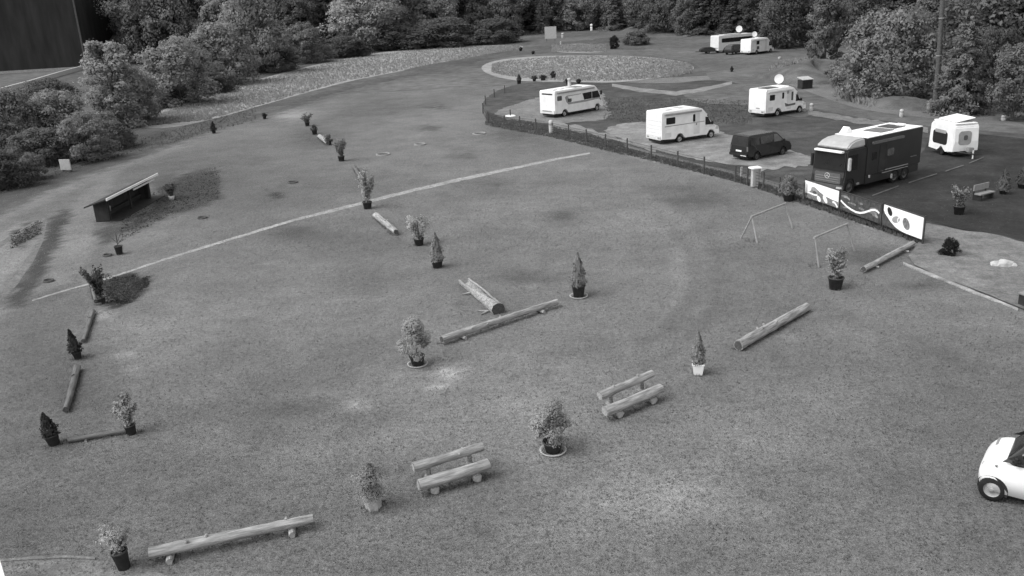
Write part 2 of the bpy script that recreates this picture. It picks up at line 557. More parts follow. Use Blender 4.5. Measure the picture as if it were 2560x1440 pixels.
def ribbon(name, pts, mat, thick=0.0, jit=.25, kind='structure', z=None):
    """pts: (px, py, half thickness in px)"""
    r = random.Random(len(name) * 7 + len(pts))
    dense = []
    for i in range(len(pts) - 1):
        a, b = pts[i], pts[i + 1]
        n = max(2, int(abs(b[0] - a[0]) / 14))
        dense += [tuple(a[j] + (b[j] - a[j]) * k / n for j in range(3)) for k in range(n)]
    dense.append(pts[-1])
    zz = LAYER[0] if z is None else z
    if z is None: LAYER[0] += .004
    mb = MB()
    V = []
    for x, y, h in dense:
        u, d = G(x, y - h * (1 + r.uniform(-jit, jit))), G(x, y + h * (1 + r.uniform(-jit, jit)))
        V += [(u.x, u.y, zz + thick), (d.x, d.y, zz + thick)]
        if thick: V += [(u.x, u.y, 0), (d.x, d.y, 0)]
    s = 4 if thick else 2
    n = len(dense)
    F = [(k * s, k * s + 1, (k + 1) * s + 1, (k + 1) * s) for k in range(n - 1)]
    if thick:
        F += [(k * s + 1, k * s + 3, (k + 1) * s + 3, (k + 1) * s + 1) for k in range(n - 1)]
        F += [(k * s + 2, k * s, (k + 1) * s, (k + 1) * s + 2) for k in range(n - 1)]
    mb.add(V, F)
    return tag(mb.build(name, mat), kind=kind)


sheet('thicket_floor', [(330, 322), (240, 420), (-200, 480), (-200, 300), (0, 245), (150, 200), (225, 180), (380, 215), (560, 185), (720, 150), (900, 118), (1100, 104), (1300, 98), (1340, 108), (1310, 116), (1100, 122), (850, 158), (560, 234), (380, 296)], M['darkgrass'], 2)  # dark sheet: shade beneath the bushes painted into the ground colour
sheet('meadow', [(330, 318), (372, 286), (560, 222), (720, 178), (850, 148), (980, 126), (1100, 116), (1220, 112), (1318, 114), (1290, 124), (1180, 145), (1000, 178), (850, 208), (660, 262), (520, 302), (420, 322)], M['meadow'], 1.2)
sheet('track', [(1010, 172), (1180, 143), (1290, 122), (1420, 104), (1500, 98), (1640, 122), (1560, 130), (1420, 132), (1330, 134), (1200, 152), (1010, 182)], M['darkgrass'], .8)
ribbon('track', [(360, 372, 3), (430, 350, 5), (540, 316, 5.5), (660, 280, 5.5), (860, 222, 5), (1000, 190, 4.5), (1180, 153, 3.5), (1290, 128, 2.5)], M['darkgrass'], jit=.6)
ribbon('bed_rim', [(-30, 632, 5), (40, 588, 6), (85, 558, 5), (112, 549, 4)], M['chalk2'], jit=.4, z=.008)
ribbon('bed_rim', [(116, 556, 8), (108, 592, 12), (82, 640, 14), (45, 692, 14), (5, 742, 14)], M['chalk2'], jit=.3, z=.010)
sheet('road', [(1380, 122), (1500, 124), (1640, 126), (1760, 138), (1960, 138), (2110, 150), (1960, 160), (1900, 186), (1980, 214), (2080, 252), (2160, 276), (2320, 296), (2560, 318), (2760, 330), (2760, 352), (2560, 336), (2330, 318), (2160, 296), (2010, 268), (1900, 236), (1780, 206), (1760, 176), (1720, 150), (1560, 138), (1400, 134)], M['road'], .8)
sheet('meadow', [(1375, 122), (1400, 112), (1460, 108), (1505, 116), (1520, 130), (1450, 133), (1390, 131)], M['meadow'], .8)
sheet('meadow', [(1470, 98), (1560, 90), (1660, 92), (1600, 108), (1540, 122), (1510, 108)], M['darkgrass'], .8)
sheet('parking_lot', [(1212, 240), (1300, 205), (1480, 200), (1660, 212), (1800, 196), (1900, 226), (2020, 270), (2160, 296), (2330, 318), (2560, 336), (2700, 345), (2700, 640), (2560, 606), (2460, 582), (2310, 556), (2200, 535), (2060, 488), (1880, 440), (1700, 396), (1520, 350), (1380, 318), (1240, 300), (1205, 280)], M['lot'], 2.0)
sheet('meadow', [(1195, 168), (1240, 150), (1330, 141), (1480, 138), (1620, 142), (1710, 154), (1745, 172), (1700, 186), (1620, 200), (1530, 208), (1420, 205), (1300, 205), (1225, 190)], M['meadow'], 1.2)
sheet('asphalt', [(2030, 440), (2150, 425), (2300, 405), (2330, 325), (2450, 336), (2600, 352), (2700, 360), (2700, 630), (2560, 604), (2480, 584), (2420, 580), (2310, 552), (2200, 532), (2100, 500), (2010, 475)], M['asphalt'], 1.0)
sheet('bay', [(1300, 258), (1400, 228), (1500, 215), (1520, 268), (1530, 300), (1440, 306), (1380, 312), (1250, 298), (1230, 280)], M['gravel'], 6)
sheet('bay', [(1500, 330), (1540, 312), (1640, 300), (1780, 325), (1850, 345), (1960, 372), (2030, 392), (2030, 420), (1960, 412), (1880, 418), (1780, 408), (1680, 388), (1580, 358)], M['bay'], 6)
sheet('bay', [(1690, 236), (1780, 216), (1860, 208), (1930, 226), (2010, 262), (2050, 282), (1990, 300), (1870, 262), (1760, 262)], M['road'], 2)
ribbon('path', [(1530, 214, 3.5), (1600, 226, 5), (1690, 235, 5), (1760, 224, 5), (1830, 208, 4)], M['bay'])
ribbon('path', [(1380, 310, 8), (1480, 332, 7), (1560, 356, 5), (1640, 378, 4)], M['bay'], jit=.5)
ribbon('path', [(1890, 424, 8), (1960, 412, 9), (2030, 402, 10)], M['bay'], jit=.5)
ribbon('path', [(2020, 282, 6), (2120, 300, 7), (2250, 318, 7), (2320, 328, 8)], M['gravel'], jit=.3)
sheet('gravel_court', [(2262, 655), (2300, 606), (2315, 560), (2400, 580), (2480, 586), (2560, 610), (2700, 640), (2700, 830), (2545, 772), (2450, 732), (2360, 700)], M['gravel'], .8, smooth=1)
for x0, y0, x1, y1 in [(2180, 492, 2246, 468), (2271, 460, 2342, 437), (2363, 431, 2409, 416), (2422, 411, 2459, 396)]:
    ribbon('bay_marking', [(x0, y0, 1.5), (x1, y1, 1.3)], M['stripe_paint'], jit=.2)
ribbon('lawn_kerb', [(2258, 660, 2.2), (2300, 677, 2.8), (2372, 706, 3.2), (2450, 738, 2.8), (2500, 757, 2.2), (2545, 775, 2.2)], M['kerb'], thick=.03, jit=.35, z=.03)
ribbon('white_lawn_line', [(x, y, h * .85) for x, y, h in [(80, 752, 2), (150, 730, 2), (230, 708, 2.2), (300, 686, 2.6), (420, 646, 3), (560, 603, 3.6), (740, 549, 4), (917, 505, 4.4), (1040, 474, 4.6), (1160, 447, 4.5), (1300, 417, 4), (1400, 396, 3), (1475, 383, 2.2)]], M['chalk'], jit=.22, z=.008)
ribbon('fence_verge', [(1390, 338, 3), (1480, 362, 4), (1560, 386, 4), (1680, 416, 4.5), (1780, 440, 4), (1860, 462, 3.5), (1960, 492, 3), (2100, 540, 3), (2200, 578, 3.5), (2310, 616, 3)], M['gravel'], jit=.9, z=.009)
sheet('gravel_path', [(-200, 1450), (-40, 1410), (60, 1401), (160, 1397), (260, 1402), (350, 1416), (440, 1446), (500, 1500), (-200, 1560)], M['gravel'], 1, smooth=1, z=.008)
ribbon('path_edging', [(-60, 1408, 3), (60, 1399, 3), (160, 1394, 3), (238, 1398, 3)], M['gravel'], thick=.02, jit=.1, z=.02)


def unit(r, n):
    v = r.normal(0, 1, (n, 3))
    return v / np.linalg.norm(v, axis=1)[:, None]


# grass that really stands up: meadow and verges
def tufts(name, regions, n, hmin, hmax, wid, tone, seed, label, cat='grass'):
    r = np.random.default_rng(seed)
    P = []
    for (x0, x1, yf, half), share in regions:
        k = int(n * share)
        px = r.uniform(x0, x1, k)
        py = np.array([yf(a) for a in px]) + r.uniform(-1, 1, k) * np.array([half(a) if callable(half) else half for a in px])
        P += [G(a, b) for a, b in zip(px, py)]
    P = np.array([tuple(p) for p in P])
    k = len(P)
    h = r.uniform(hmin, hmax, k)
    V = []
    for _ in range(3):
        a = r.uniform(0, 2 * np.pi, k)
        dx = np.c_[np.cos(a), np.sin(a), np.zeros(k)] * (wid * r.uniform(.6, 1.4, k))[:, None]
        tip = P + np.c_[r.normal(0, .35, k) * h, r.normal(0, .35, k) * h, h]
        off = np.c_[r.normal(0, wid, k), r.normal(0, wid, k), np.zeros(k)]
        V.append(np.stack([P - dx + off, P + dx + off, tip + off], 1))
    V = np.concatenate(V).reshape(-1, 3)
    o = link(name, quads_mesh(name, V, 3, np.array([0, -.5, 1.0]) + .25 * unit(r, len(V) // 3)), M['leaf'])
    o.color = (tone, tone, tone, 1)
    return tag(o, label, cat, kind='stuff')


def lerpf(pts):
    xs, ys = [p[0] for p in pts], [p[1] for p in pts]
    return lambda a: float(np.interp(a, xs, ys))


mtop, mbot = lerpf([(340, 312), (560, 224), (850, 150), (1100, 117), (1310, 114)]), lerpf([(340, 318), (520, 300), (850, 206), (1100, 158), (1310, 120)])
tufts('meadow_grass', [((345, 1300, lambda a: (mtop(a) + mbot(a)) / 2, lambda a: (mbot(a) - mtop(a)) / 2), .55),
                       ((1230, 1730, lerpf([(1230, 172), (1480, 172), (1730, 172)]), lambda a: 31 * max(.1, 1 - ((a - 1480) / 262) ** 2) ** .5), .35),
                       ((1380, 1515, lambda a: 121, 9), .10)], 22000, .12, .4, .07, .255, 3, 'pale tall meadow grass beyond the lawn and on the oval island')
tufts('ground_cover', [((250, 372, lerpf([(250, 716), (310, 728), (345, 718), (372, 702)]), lambda a: 34 if a < 345 else 14), .35), ((28, 104, lerpf([(28, 606), (104, 566)]), 18), .15), ((300, 550, lerpf([(300, 570), (420, 500), (550, 455)]), 40), .5)], 2200, .02, .08, .035, .05, 21, 'low dark plants covering the dark patches on the left', 'ground cover')
tufts('lawn_grass', [((0, 2560, lambda a: 930, 505), .7), ((420, 1900, lambda a: 480, 150), .3)], 60000, .025, .075, .012, .20, 9, 'short mown grass of the lawn')
tufts('verge_grass', [((1215, 1560, lerpf([(1215, 300), (1380, 330), (1560, 374)]), 14), .3), ((1560, 2310, lerpf([(1560, 378), (1850, 450), (2094, 532), (2310, 606)]), 8), .25),
                      ((1510, 1880, lambda a: 275 + (a - 1510) * .02, 30), .2), ((0, 640, lerpf([(0, 470), (250, 390), (640, 285)]), 16), .10)], 12000, .06, .24, .04, .11, 5, 'rough darker grass along the fence, banks and parking plots')


# ------------------------------------------------------------------ trees and bushes
def leaf_quads(r, C, Nn, size):
    k = len(C)
    Nn = Nn / (np.linalg.norm(Nn, axis=1)[:, None] + 1e-9)
    t = np.cross(Nn, unit(r, k))
    t /= np.linalg.norm(t, axis=1)[:, None] + 1e-9
    b = np.cross(Nn, t)
    s = (size * r.uniform(.6, 1.4, k))[:, None]
    w = s * r.uniform(.45, .8, k)[:, None]
    bend = Nn * s * .25
    return np.stack([C - t * s - bend, C - b * w, C + t * s - bend, C + b * w], 1)


def crown(r, lobes, per, size, squash=.8, up=.35):
    out, nrm = [], []
    mid = np.mean([l[0] for l in lobes], axis=0)
    for c, rad in lobes:
        d = unit(r, per)
        d[:, 2] += up * r.uniform(0, 1, per)
        d /= np.linalg.norm(d, axis=1)[:, None]
        rr = rad * (r.uniform(.3, 1.0, per) ** .5 + np.abs(r.normal(0, .30, per)))
        P = np.array(c) + d * rr[:, None] * np.array([1, 1, squash])
        out.append(leaf_quads(r, P, d + .8 * unit(r, per) + np.array([0, 0, .25]), size))
        nrm.append(.55 * d + np.array([0, -.12, .45]) + .35 * (P - mid) / (np.linalg.norm(P - mid, axis=1)[:, None] + 1e-6) + .15 * unit(r, per))
    return np.concatenate(out).reshape(-1, 3), np.concatenate(nrm)


def trunk_mesh(name, r, h, rad, limbs):
    mb = MB()
    pts, rads = [], []
    for k in range(7):
        t = k / 6
        pts.append((r.normal(0, .03) * h * t, r.normal(0, .03) * h * t, h * t))
        rads.append(rad * (1.15 - .9 * t) * (1.35 if k == 0 else 1))
    mb.path(pts, rads, 7)
    for c in limbs:
        k = 2 + int(r.integers(0, 4))
        p = Vector(pts[k])
        e = Vector(c)
        mb.path([p, p.lerp(e, .5) + Vector((0, 0, .03 * h)), e], [rads[k] * .55, rads[k] * .35, rads[k] * .12], 5)
    return mb.mesh(name)


def broadleaf(seed, H, R, n_lobes=110, per=150, size=.16, low=.10, wide=.48, trunk=True):
    """crown of many small uneven clumps; wide: where the crown is widest"""
    r = np.random.default_rng(seed)
    ph = r.uniform(0, 6.28, 6)
    lobes = []
    for _ in range(n_lobes):
        z = r.uniform(low, .95)
        q = (z - wide) / (1.0 - wide if z > wide else wide + .14)
        a = r.uniform(0, 2 * np.pi)
        lump = 1 + .22 * math.sin(2 * a + ph[0] + 3 * z) + .16 * math.sin(3 * a + ph[1] - 5 * z) + .12 * math.sin(5 * a + ph[2] + 8 * z)
        rm = R * max(.12, 1 - q * q) ** .55 * lump
        d = r.uniform(.3, 1) ** .5 * rm * .88
        lobes.append(((math.cos(a) * d, math.sin(a) * d, z * H + r.normal(0, .02) * H), R * r.uniform(.10, .27)))
    cv, cn = crown(r, lobes, per, size)
    cm = quads_mesh('crown', cv, 4, cn)
    return cm, trunk_mesh('trunk', r, H * (.75 if trunk else .4), (.02 if trunk else .008) * H, [l[0] for l in lobes[:9]])


def conifer(seed, H, R, size=.3):
    r = np.random.default_rng(seed)
    Q, QN, limbs = [], [], []
    z = H * .06
    while z < H * .97:
        rm = R * (1 - z / H) ** .85 + .15
        nb = int(r.integers(6, 10))
        a0 = r.uniform(0, 6.28)
        for b in range(nb):
            a = a0 + b * 6.283 / nb + r.normal(0, .2)
            ln = rm * r.uniform(.7, 1.12)
            k = int(20 + 44 * ln)
            t = r.uniform(.12, 1, k) ** .8
            w = .16 * ln * (1 - t * .5)
            P = np.c_[np.cos(a) * ln * t, np.sin(a) * ln * t, z - .22 * ln * t ** 1.5 + .08 * ln * (t > .8)]
            P += r.normal(0, 1, (k, 3)) * np.c_[w, w, w * .4]
            Q.append(leaf_quads(r, P, np.c_[np.cos(a) * .4 * np.ones(k), np.sin(a) * .4 * np.ones(k), np.ones(k)] + .5 * unit(r, k), size))
            QN.append(np.c_[np.cos(a) * (.3 + t), np.sin(a) * (.3 + t), .75 * np.ones(k)] + .25 * unit(r, k))
            if ln > .4 * R and b % 3 == 0: limbs.append((math.cos(a) * ln * .8, math.sin(a) * ln * .8, z - .1 * ln))
        z += H * r.uniform(.035, .06)
    cm = quads_mesh('crown', np.concatenate(Q).reshape(-1, 3), 4, np.concatenate(QN))
    return cm, trunk_mesh('trunk', r, H * .97, .016 * H, [])


PROTO = {'a': broadleaf(11, 10, 4.4, 120, 150), 'b': broadleaf(12, 10, 3.6, 110, 150, .15), 'c': broadleaf(13, 10, 5.2, 150, 130, .17, .06, .42),
         'd': conifer(14, 10, 3.0, .15), 'e': conifer(15, 10, 3.9, .16), 'f': broadleaf(16, 10, 3.0, 100, 150, .15, .05, .45),
         'g': broadleaf(17, 10, 5.5, 130, 150, .19, .0, .25, False), 'h': broadleaf(18, 10, 5.0, 120, 150, .18, .0, .35, False)}


def tree(kind, pos, height, tone, label, group=None, name='tree', width=None, cat='tree', rz=None, lean=0.0):
    cm, tm = PROTO[kind]
    e = empty(name, pos, rng.uniform(0, 6.28) if rz is None else rz)
    s = height / 10.0
    w = s if width is None else width
    e.scale = (w, w, s)
    c = link('crown', cm, M['leaf'], e)
    c.color = (tone, tone, tone, 1)
    link('trunk', tm, M['bark'], e)
    return tag(e, label, cat, group)


RAD = {'a': 4.9, 'b': 4.1, 'c': 5.7, 'd': 3.0, 'e': 3.9, 'f': 3.5, 'g': 6.0, 'h': 5.6}


def tree_px(kind, px, py, wpx, hpx, tone, label, name='tree', cat='tree', group=None, back=0.0):
    """a tree whose foot shows at (px, py), so wide and tall in photograph pixels"""
    p = G(px, py)
    s = scale_at(px, py)
    return tree(kind, (p.x, p.y, hill(p.x, p.y)), hpx / s, tone, label, group, name, (wpx / hsc(px, py)) / (2 * RAD[kind]), cat)


# single trees and bushes the photograph lets one tell apart
def bush_px(kind, px, py, wpx, hpx, tone, label):
    return tree_px(kind, px, py, wpx, hpx, tone, label, 'bush', 'bush')


tree_px('c', 2225, 246, 245, 215, .25, 'broad round leafy tree left of the tall bare pole')
tree_px('e', 2400, 284, 150, 300, .21, 'tall layered conifer just right of the bare pole')
tree_px('b', 2530, 300, 130, 190, .19, 'leafy tree at the right edge behind the roadside stubs')
tree_px('a', 2478, 262, 120, 190, .12, 'dim leafy tree between the layered conifer and the right edge')
bush_px('g', 2120, 214, 120, 70, 0.221, 'low leafy bush at the left foot of the broad round tree')
tree_px('f', 2060, 172, 110, 190, 0.195, 'slender leafy tree behind the low mound')
tree_px('c', 1960, 118, 170, 150, 0.143, 'dark spreading tree right behind the two far motorhomes')
tree_px('a', 915, 128, 190, 165, 0.364, 'pale bright leafy tree at the top, left of the square sign')
tree_px('b', 640, 186, 170, 230, 0.299, 'tall grey leafy tree at the upper left above the meadow')
bush_px('h', 455, 262, 215, 160, 0.286, 'rounded pale bush at the upper end of the meadow')
bush_px('g', 565, 212, 190, 150, 0.273, 'wide leafy bush between the rounded bush and the tall grey tree')
tree_px('f', 300, 318, 185, 215, 0.312, 'tall pale column of leaves right of the dark hall')
bush_px('h', 350, 306, 130, 130, 0.273, 'round pale bush at the right foot of the tall leafy column')
bush_px('g', 165, 368, 210, 140, 0.247, 'wide leafy bush below the pale wall line')
bush_px('g', 40, 388, 190, 165, 0.221, 'grey leafy bush at the left edge below the dark hall')
bush_px('h', 225, 402, 140, 115, 0.247, 'bush spilling down the bank in front of the leafy column')
bush_px('h', 85, 448, 76, 64, 0.195, 'small rounded bush just left of the square board on the bank')
bush_px('g', 10, 470, 150, 95, 0.117, 'dark bush at the left edge on the bank')
bush_px('g', 125, 300, 160, 100, 0.143, 'dim bush below the pale wall line next to the leafy column')
bush_px('g', 30, 300, 120, 70, 0.169, 'bush at the left edge right under the pale wall line')
bush_px('g', 120, 410, 170, 90, 0.156, 'low bush on the bank above the square board')
bush_px('g', 280, 372, 120, 70, 0.169, 'low bush at the lower right end of the bank scrub')
bush_px('g', 400, 262, 130, 60, 0.091, 'dark low bush in the gap right of the leafy column')
bush_px('g', 520, 232, 150, 50, 0.104, 'dark low bush along the upper rim of the meadow')
bush_px('g', 690, 178, 150, 70, 0.156, 'low bush at the foot of the tall grey tree')
bush_px('h', 770, 158, 130, 95, 0.208, 'low bush beside the pale bright tree')
bush_px('g', 860, 142, 150, 50, 0.130, 'dark low bush at the left foot of the pale bright tree')
bush_px('g', 990, 124, 180, 60, 0.156, 'dark low bush at the right foot of the pale bright tree')
bush_px('g', 1110, 116, 200, 70, 0.156, 'long low dark bush beyond the end of the meadow')
bush_px('g', 1240, 108, 150, 60, 0.130, 'dark bush left of the square sign')
bush_px('g', 1590, 112, 80, 34, 0.169, 'low scrub bush beyond the oval island')
bush_px('h', 1535, 122, 30, 32, 0.046, 'small round dark bush beyond the oval island')
# the wood around the clearing
cells = {}
wood_rng = random.Random(31)
n_wood = 0
for _ in range(9000):
    y = wood_rng.uniform(85, 330)
    x = wood_rng.uniform(-.66 * y - 12, .66 * y + 14)
    d = clear_dist([(x, y)])[0]
    if not (2.0 < d < 34): continue
    if x < -88 and y < 236 and d < 22: continue                     # the dark hall stands here
    sp = 4.6 + d * .09
    if any((x - a) ** 2 + (y - b) ** 2 < sp * sp for a, b in cells): continue
    cells[(x, y)] = 1
    near = d < 9
    k = wood_rng.choice('abcdef' if x < 40 else 'abcdeef')
    h = wood_rng.uniform(8, 15) if near else wood_rng.uniform(15, 24)
    tone = wood_rng.choice([.15, .19, .23, .28, .33]) * (1.0 if x < 40 else .55)
    conif = k in 'de'
    if conif: tone *= .7
    tree(k, (x, y, hill(x, y)), h, tone, ('dark conifer in the dense wood closing the top of the picture' if conif else 'leafy tree in the dense wood closing the top of the picture'),
         'conifers of the wood' if conif else 'leafy trees of the wood', width=h / 10 * wood_rng.uniform(.8, 1.05) * (.9 if h > 15 else 1.1))
    n_wood += 1
print('wood trees', n_wood)

# ------------------------------------------------------------------ dark hall in the upper left corner
hc = G(218, 172)
hall = empty('dark_hall', hc, math.radians(8))
MB().box(-46, 0, 0, 30, .6, 19).build('wall', M['barn'], hall)
MB().box(-46.1, .12, -.12, 30.1, 0, .6).build('plinth', M['concrete'], hall)
MB().box(-.25, .12, -.2, .1, .6, 19.2).build('corner_trim', M['postwood'], hall)
MB().box(-46.4, .5, -.5, 30.5, 19, 19.5).build('roof', M['barn'], hall)
tag(hall, 'large dark windowless hall in the upper left corner', 'building')
wl = MB()
wall_pts = [(-40, 247), (0, 234), (80, 212), (150, 190), (218, 171)]
for a, b in zip(wall_pts[:-1], wall_pts[1:]):
    p, q = G(*a), G(*b)
    n = (q - p).normalized().cross(Vector((0, 0, 1))) * .25
    wl.add([p - n, q - n, q + n, p + n] + [v + Vector((0, 0, .9)) for v in (p - n, q - n, q + n, p + n)],
           [(0, 1, 5, 4), (1, 2, 6, 5), (2, 3, 7, 6), (3, 0, 4, 7), (4, 5, 6, 7)])
tag(wl.build('low_wall', M['sign']), 'long pale low wall running below the dark hall', 'wall')


# ------------------------------------------------------------------ logs and log benches
foot_marks = []


def log_obj(name, a, b, rad, mat, parent=None, seed=1, taper=.92, cut='cut', knots=0, n=14):
    a, b = Vector(a), Vector(b)
    r = random.Random(seed)
    d = b - a
    L = d.length
    K = max(4, int(L / .22))
    ax = d.normalized()
    u = Vector((0, 0, 1)).cross(ax).normalized()
    w = ax.cross(u)
    ph = [r.uniform(0, 6.28) for _ in range(4)]
    wob = [r.uniform(-1, 1) for _ in range(4)]
    V = []
    for k in range(K + 1):
        t = k / K
        rr = rad * (1 - (1 - taper) * t)
        off = u * (rad * .18 * wob[0] * math.sin(3 * t + ph[0])) + w * (rad * .1 * wob[1] * math.sin(4 * t + ph[1]))
        for i in range(n):
            th = 2 * math.pi * i / n
            q = rr * (1 + .06 * math.sin(3 * th + ph[2] + 2 * t) + .04 * math.sin(5 * th + 5 * t + ph[3]) + r.uniform(-.06, .06) + .07 * math.sin(9 * t + ph[1]) * math.sin(2 * th + ph[0]))
            V.append(a + d * t + off + u * (q * math.cos(th)) + w * (q * math.sin(th)))
    RT = Matrix((ax, u, w))                                            # into the log's own frame, x along the grain
    mb = MB().add([RT @ (v - a) for v in V], [(k * n + i, k * n + (i + 1) % n, (k + 1) * n + (i + 1) % n, (k + 1) * n + i) for k in range(K) for i in range(n)], True)
    for _ in range(knots):
        t, th = r.uniform(.15, .9), r.uniform(.3, 2.8)
        p = RT @ (d * t + (u * math.cos(th) + w * math.sin(th)) * rad * .85)
        mb.tube(p, p + RT @ ((u * math.cos(th) + w * math.sin(th) + ax * .4) * rad * .5), rad * .34, rad * .2, 7)
    mb.add([RT @ (v - a) for v in V[:n]], [tuple(range(n))])
    mb.add([RT @ (v - a) for v in V[-n:]], [tuple(range(n))])
    o = mb.build(name, mat, parent)
    o.matrix_local = Matrix.Translation(a) @ RT.transposed().to_4x4()
    foot_marks.append((parent, a, b, rad))
    for v, s in ((V[:n], -1), (V[-n:], 1)):
        c = sum(v, Vector()) / n
        e = MB().add([RT @ (c + (p - c) * .84 + ax * (.012 * s) - a) for p in v], [tuple(range(n))], False).build('cut_end', M[cut], o)
    return o


def ground_log(pa, pb, thick, mat, label, lift=0.0, seed=1, supports=(), knots=2, cut='cut', taper=.84):
    """a log lying between two places of the photograph (its middle line)"""
    z = thick / 2 + lift
    a, b = G(*pa, z), G(*pb, z)
    root = empty('log', (a.x, a.y, 0))
    inv = Vector((a.x, a.y, 0))
    log_obj('log_body', a - inv, b - inv, thick / 2, M[mat], root, seed, taper, cut, knots)
    perp = (b - a).normalized().cross(Vector((0, 0, 1)))
    for t in supports:
        c = a.lerp(b, t) - inv
        c.z = lift / 2 + .02
        log_obj('support', c - perp * (thick * .75), c + perp * (thick * .95), max(.05, lift / 2 + .03), M[mat], root, seed + 5, .95, 'cutpale')
    return tag(root, label, 'log')


ground_log((372, 1384), (783, 1296), .30, 'log', 'long pale log on small blocks at the bottom left', .13, 1, (.12, .86), 4, 'cutpale')
ground_log((1104, 848), (1393, 754), .29, 'log', 'long log between the bushy conifer and the cypress', .10, 2, (.16, .84), 3)
ground_log((1846, 864), (2018, 766), .40, 'log', 'thick knotty log right of the white pot', 0, 3, (), 4)
ground_log((2158, 672), (2284, 608), .27, 'log', 'beam log at the end of the banner fence', .06, 4, (.2, .8), 0)
ground_log((940, 537), (990, 581), .40, 'log', 'short pale log pointing at the shrub pots, middle of the lawn', 0, 5)
ground_log((886, 417), (901, 441), .28, 'logdark', 'small dark log above the white lawn line', 0, 6)
ground_log((799, 340), (819, 358), .42, 'log', 'small pale log between two black pots at the far end of the lawn', 0, 7)
ground_log((170, 1100), (318, 1076), .17, 'logdark', 'thin dark log between two plants at the left edge', .03, 8, (.3,), 0)
ground_log((194, 916), (163, 1024), .24, 'logdark', 'dark log leading down from the dark cypress on the left', .03, 9)
ground_log((234, 778), (208, 852), .20, 'logdark', 'broken dark log above the dark cypress on the left', .02, 10, (), 3)
ground_log((228, 706), (238, 752), .15, 'logdark', 'thin dark branch left of the dark patch', 0, 11)
# hollowed log with split rim
a, b = G(1160, 700, .2), G(1246, 774, .2)
root = empty('hollow_log', (a.x, a.y, 0))
d = (b - a)
ax = d.normalized()
u = Vector((0, 0, 1)).cross(ax).normalized()
w = ax.cross(u)
r_ = random.Random(5)
mb = MB()
V = []
n, K = 18, 14
for k in range(K + 1):
    t = k / K
    half = math.pi * (1.72 - 1.0 * min(1, t * 1.35)) / 2 if False else math.pi * (.58 + .40 * min(1, max(0, (t - .15) * 1.3)))
    R0 = .27 + .03 * t
    for sh, rr in ((0, R0), (1, R0 - .07)):
        for i in range(n):
            th = -math.pi / 2 - half + 2 * half * i / (n - 1)
            q = rr * (1 + r_.uniform(-.05, .05))
            V.append(Vector((0, 0, .2)) + d * t + u * (q * math.cos(th)) + w * (q * math.sin(th)))
F = []
for k in range(K):
    for s in (0, n):
        for i in range(n - 1):
            F.append((k * 2 * n + s + i, k * 2 * n + s + i + 1, (k + 1) * 2 * n + s + i + 1, (k + 1) * 2 * n + s + i))
    for i in (0, n - 1):
        F.append((k * 2 * n + i, k * 2 * n + n + i, (k + 1) * 2 * n + n + i, (k + 1) * 2 * n + i))
mb.add(V, F)
mb.build('shell', M['log'], root)
e0 = Vector((0, 0, .2)) + d
MB().add([e0 + ax * .02 + (u * math.cos(t) + w * math.sin(t)) * .29 for t in np.linspace(0, 6.283, 17)[:-1]], [tuple(range(16))]).build('cut_end', M['cut'], root)
for s in (-.3, .25):
    MB().tube(d * .9 + Vector((0, 0, .03)) - u * .3, d * .9 + Vector((0, 0, .05)) - u * .75 + ax * s, .06, .02, 6).build('splinter', M['log'], root)
MB().tube(d * .35 - u * .25 + Vector((0, 0, .1)), d * .32 - u * .62 + Vector((0, 0, .04)), .05, .02, 6).build('splinter', M['log'], root)
tag(root, 'hollowed split log with a dark round end, above the long log', 'log')


def log_bench(sa, sb, ba, bb, label, seed):
    """seat middle line and backrest middle line in photograph places"""
    a, b = G(*sa, .36), G(*sb, .36)
    c, e = G(*ba, .62), G(*bb, .62)
    root = empty('log_bench', (a.x, a.y, 0))
    o = Vector((a.x, a.y, 0))
    log_obj('seat', a - o, b - o, .17, M['log'], root, seed, .96, 'cutpale')
    log_obj('backrest', c - o, e - o, .14, M['log'], root, seed + 1, .96, 'cutpale', 2)
    perp = (b - a).normalized().cross(Vector((0, 0, 1)))
    if (c - a).dot(perp) < 0: perp = -perp
    for t in (.2, .8):
        p = a.lerp(b, t) - o
        q = c.lerp(e, t) - o
        pf = p - perp * .18
        log_obj('leg', (pf.x, pf.y, .14), (q.x + perp.x * .1, q.y + perp.y * .1, .14), .13, M['log'], root, seed + 3, .95, 'cutpale')
        MB().tube((q.x, q.y, .1), (q.x, q.y, .6), .07, .06, 8).build('back_post', M['log'], root)
    return tag(root, label, 'bench')


log_bench((1046, 1212), (1222, 1162), (1034, 1168), (1206, 1116), 'log bench with smooth pale seat, left of the bushy plant in the pale ring', 21)
log_bench((1512, 1028), (1652, 972), (1500, 990), (1630, 934), 'rough knotty log bench with thick backrest, below the white pot', 31)


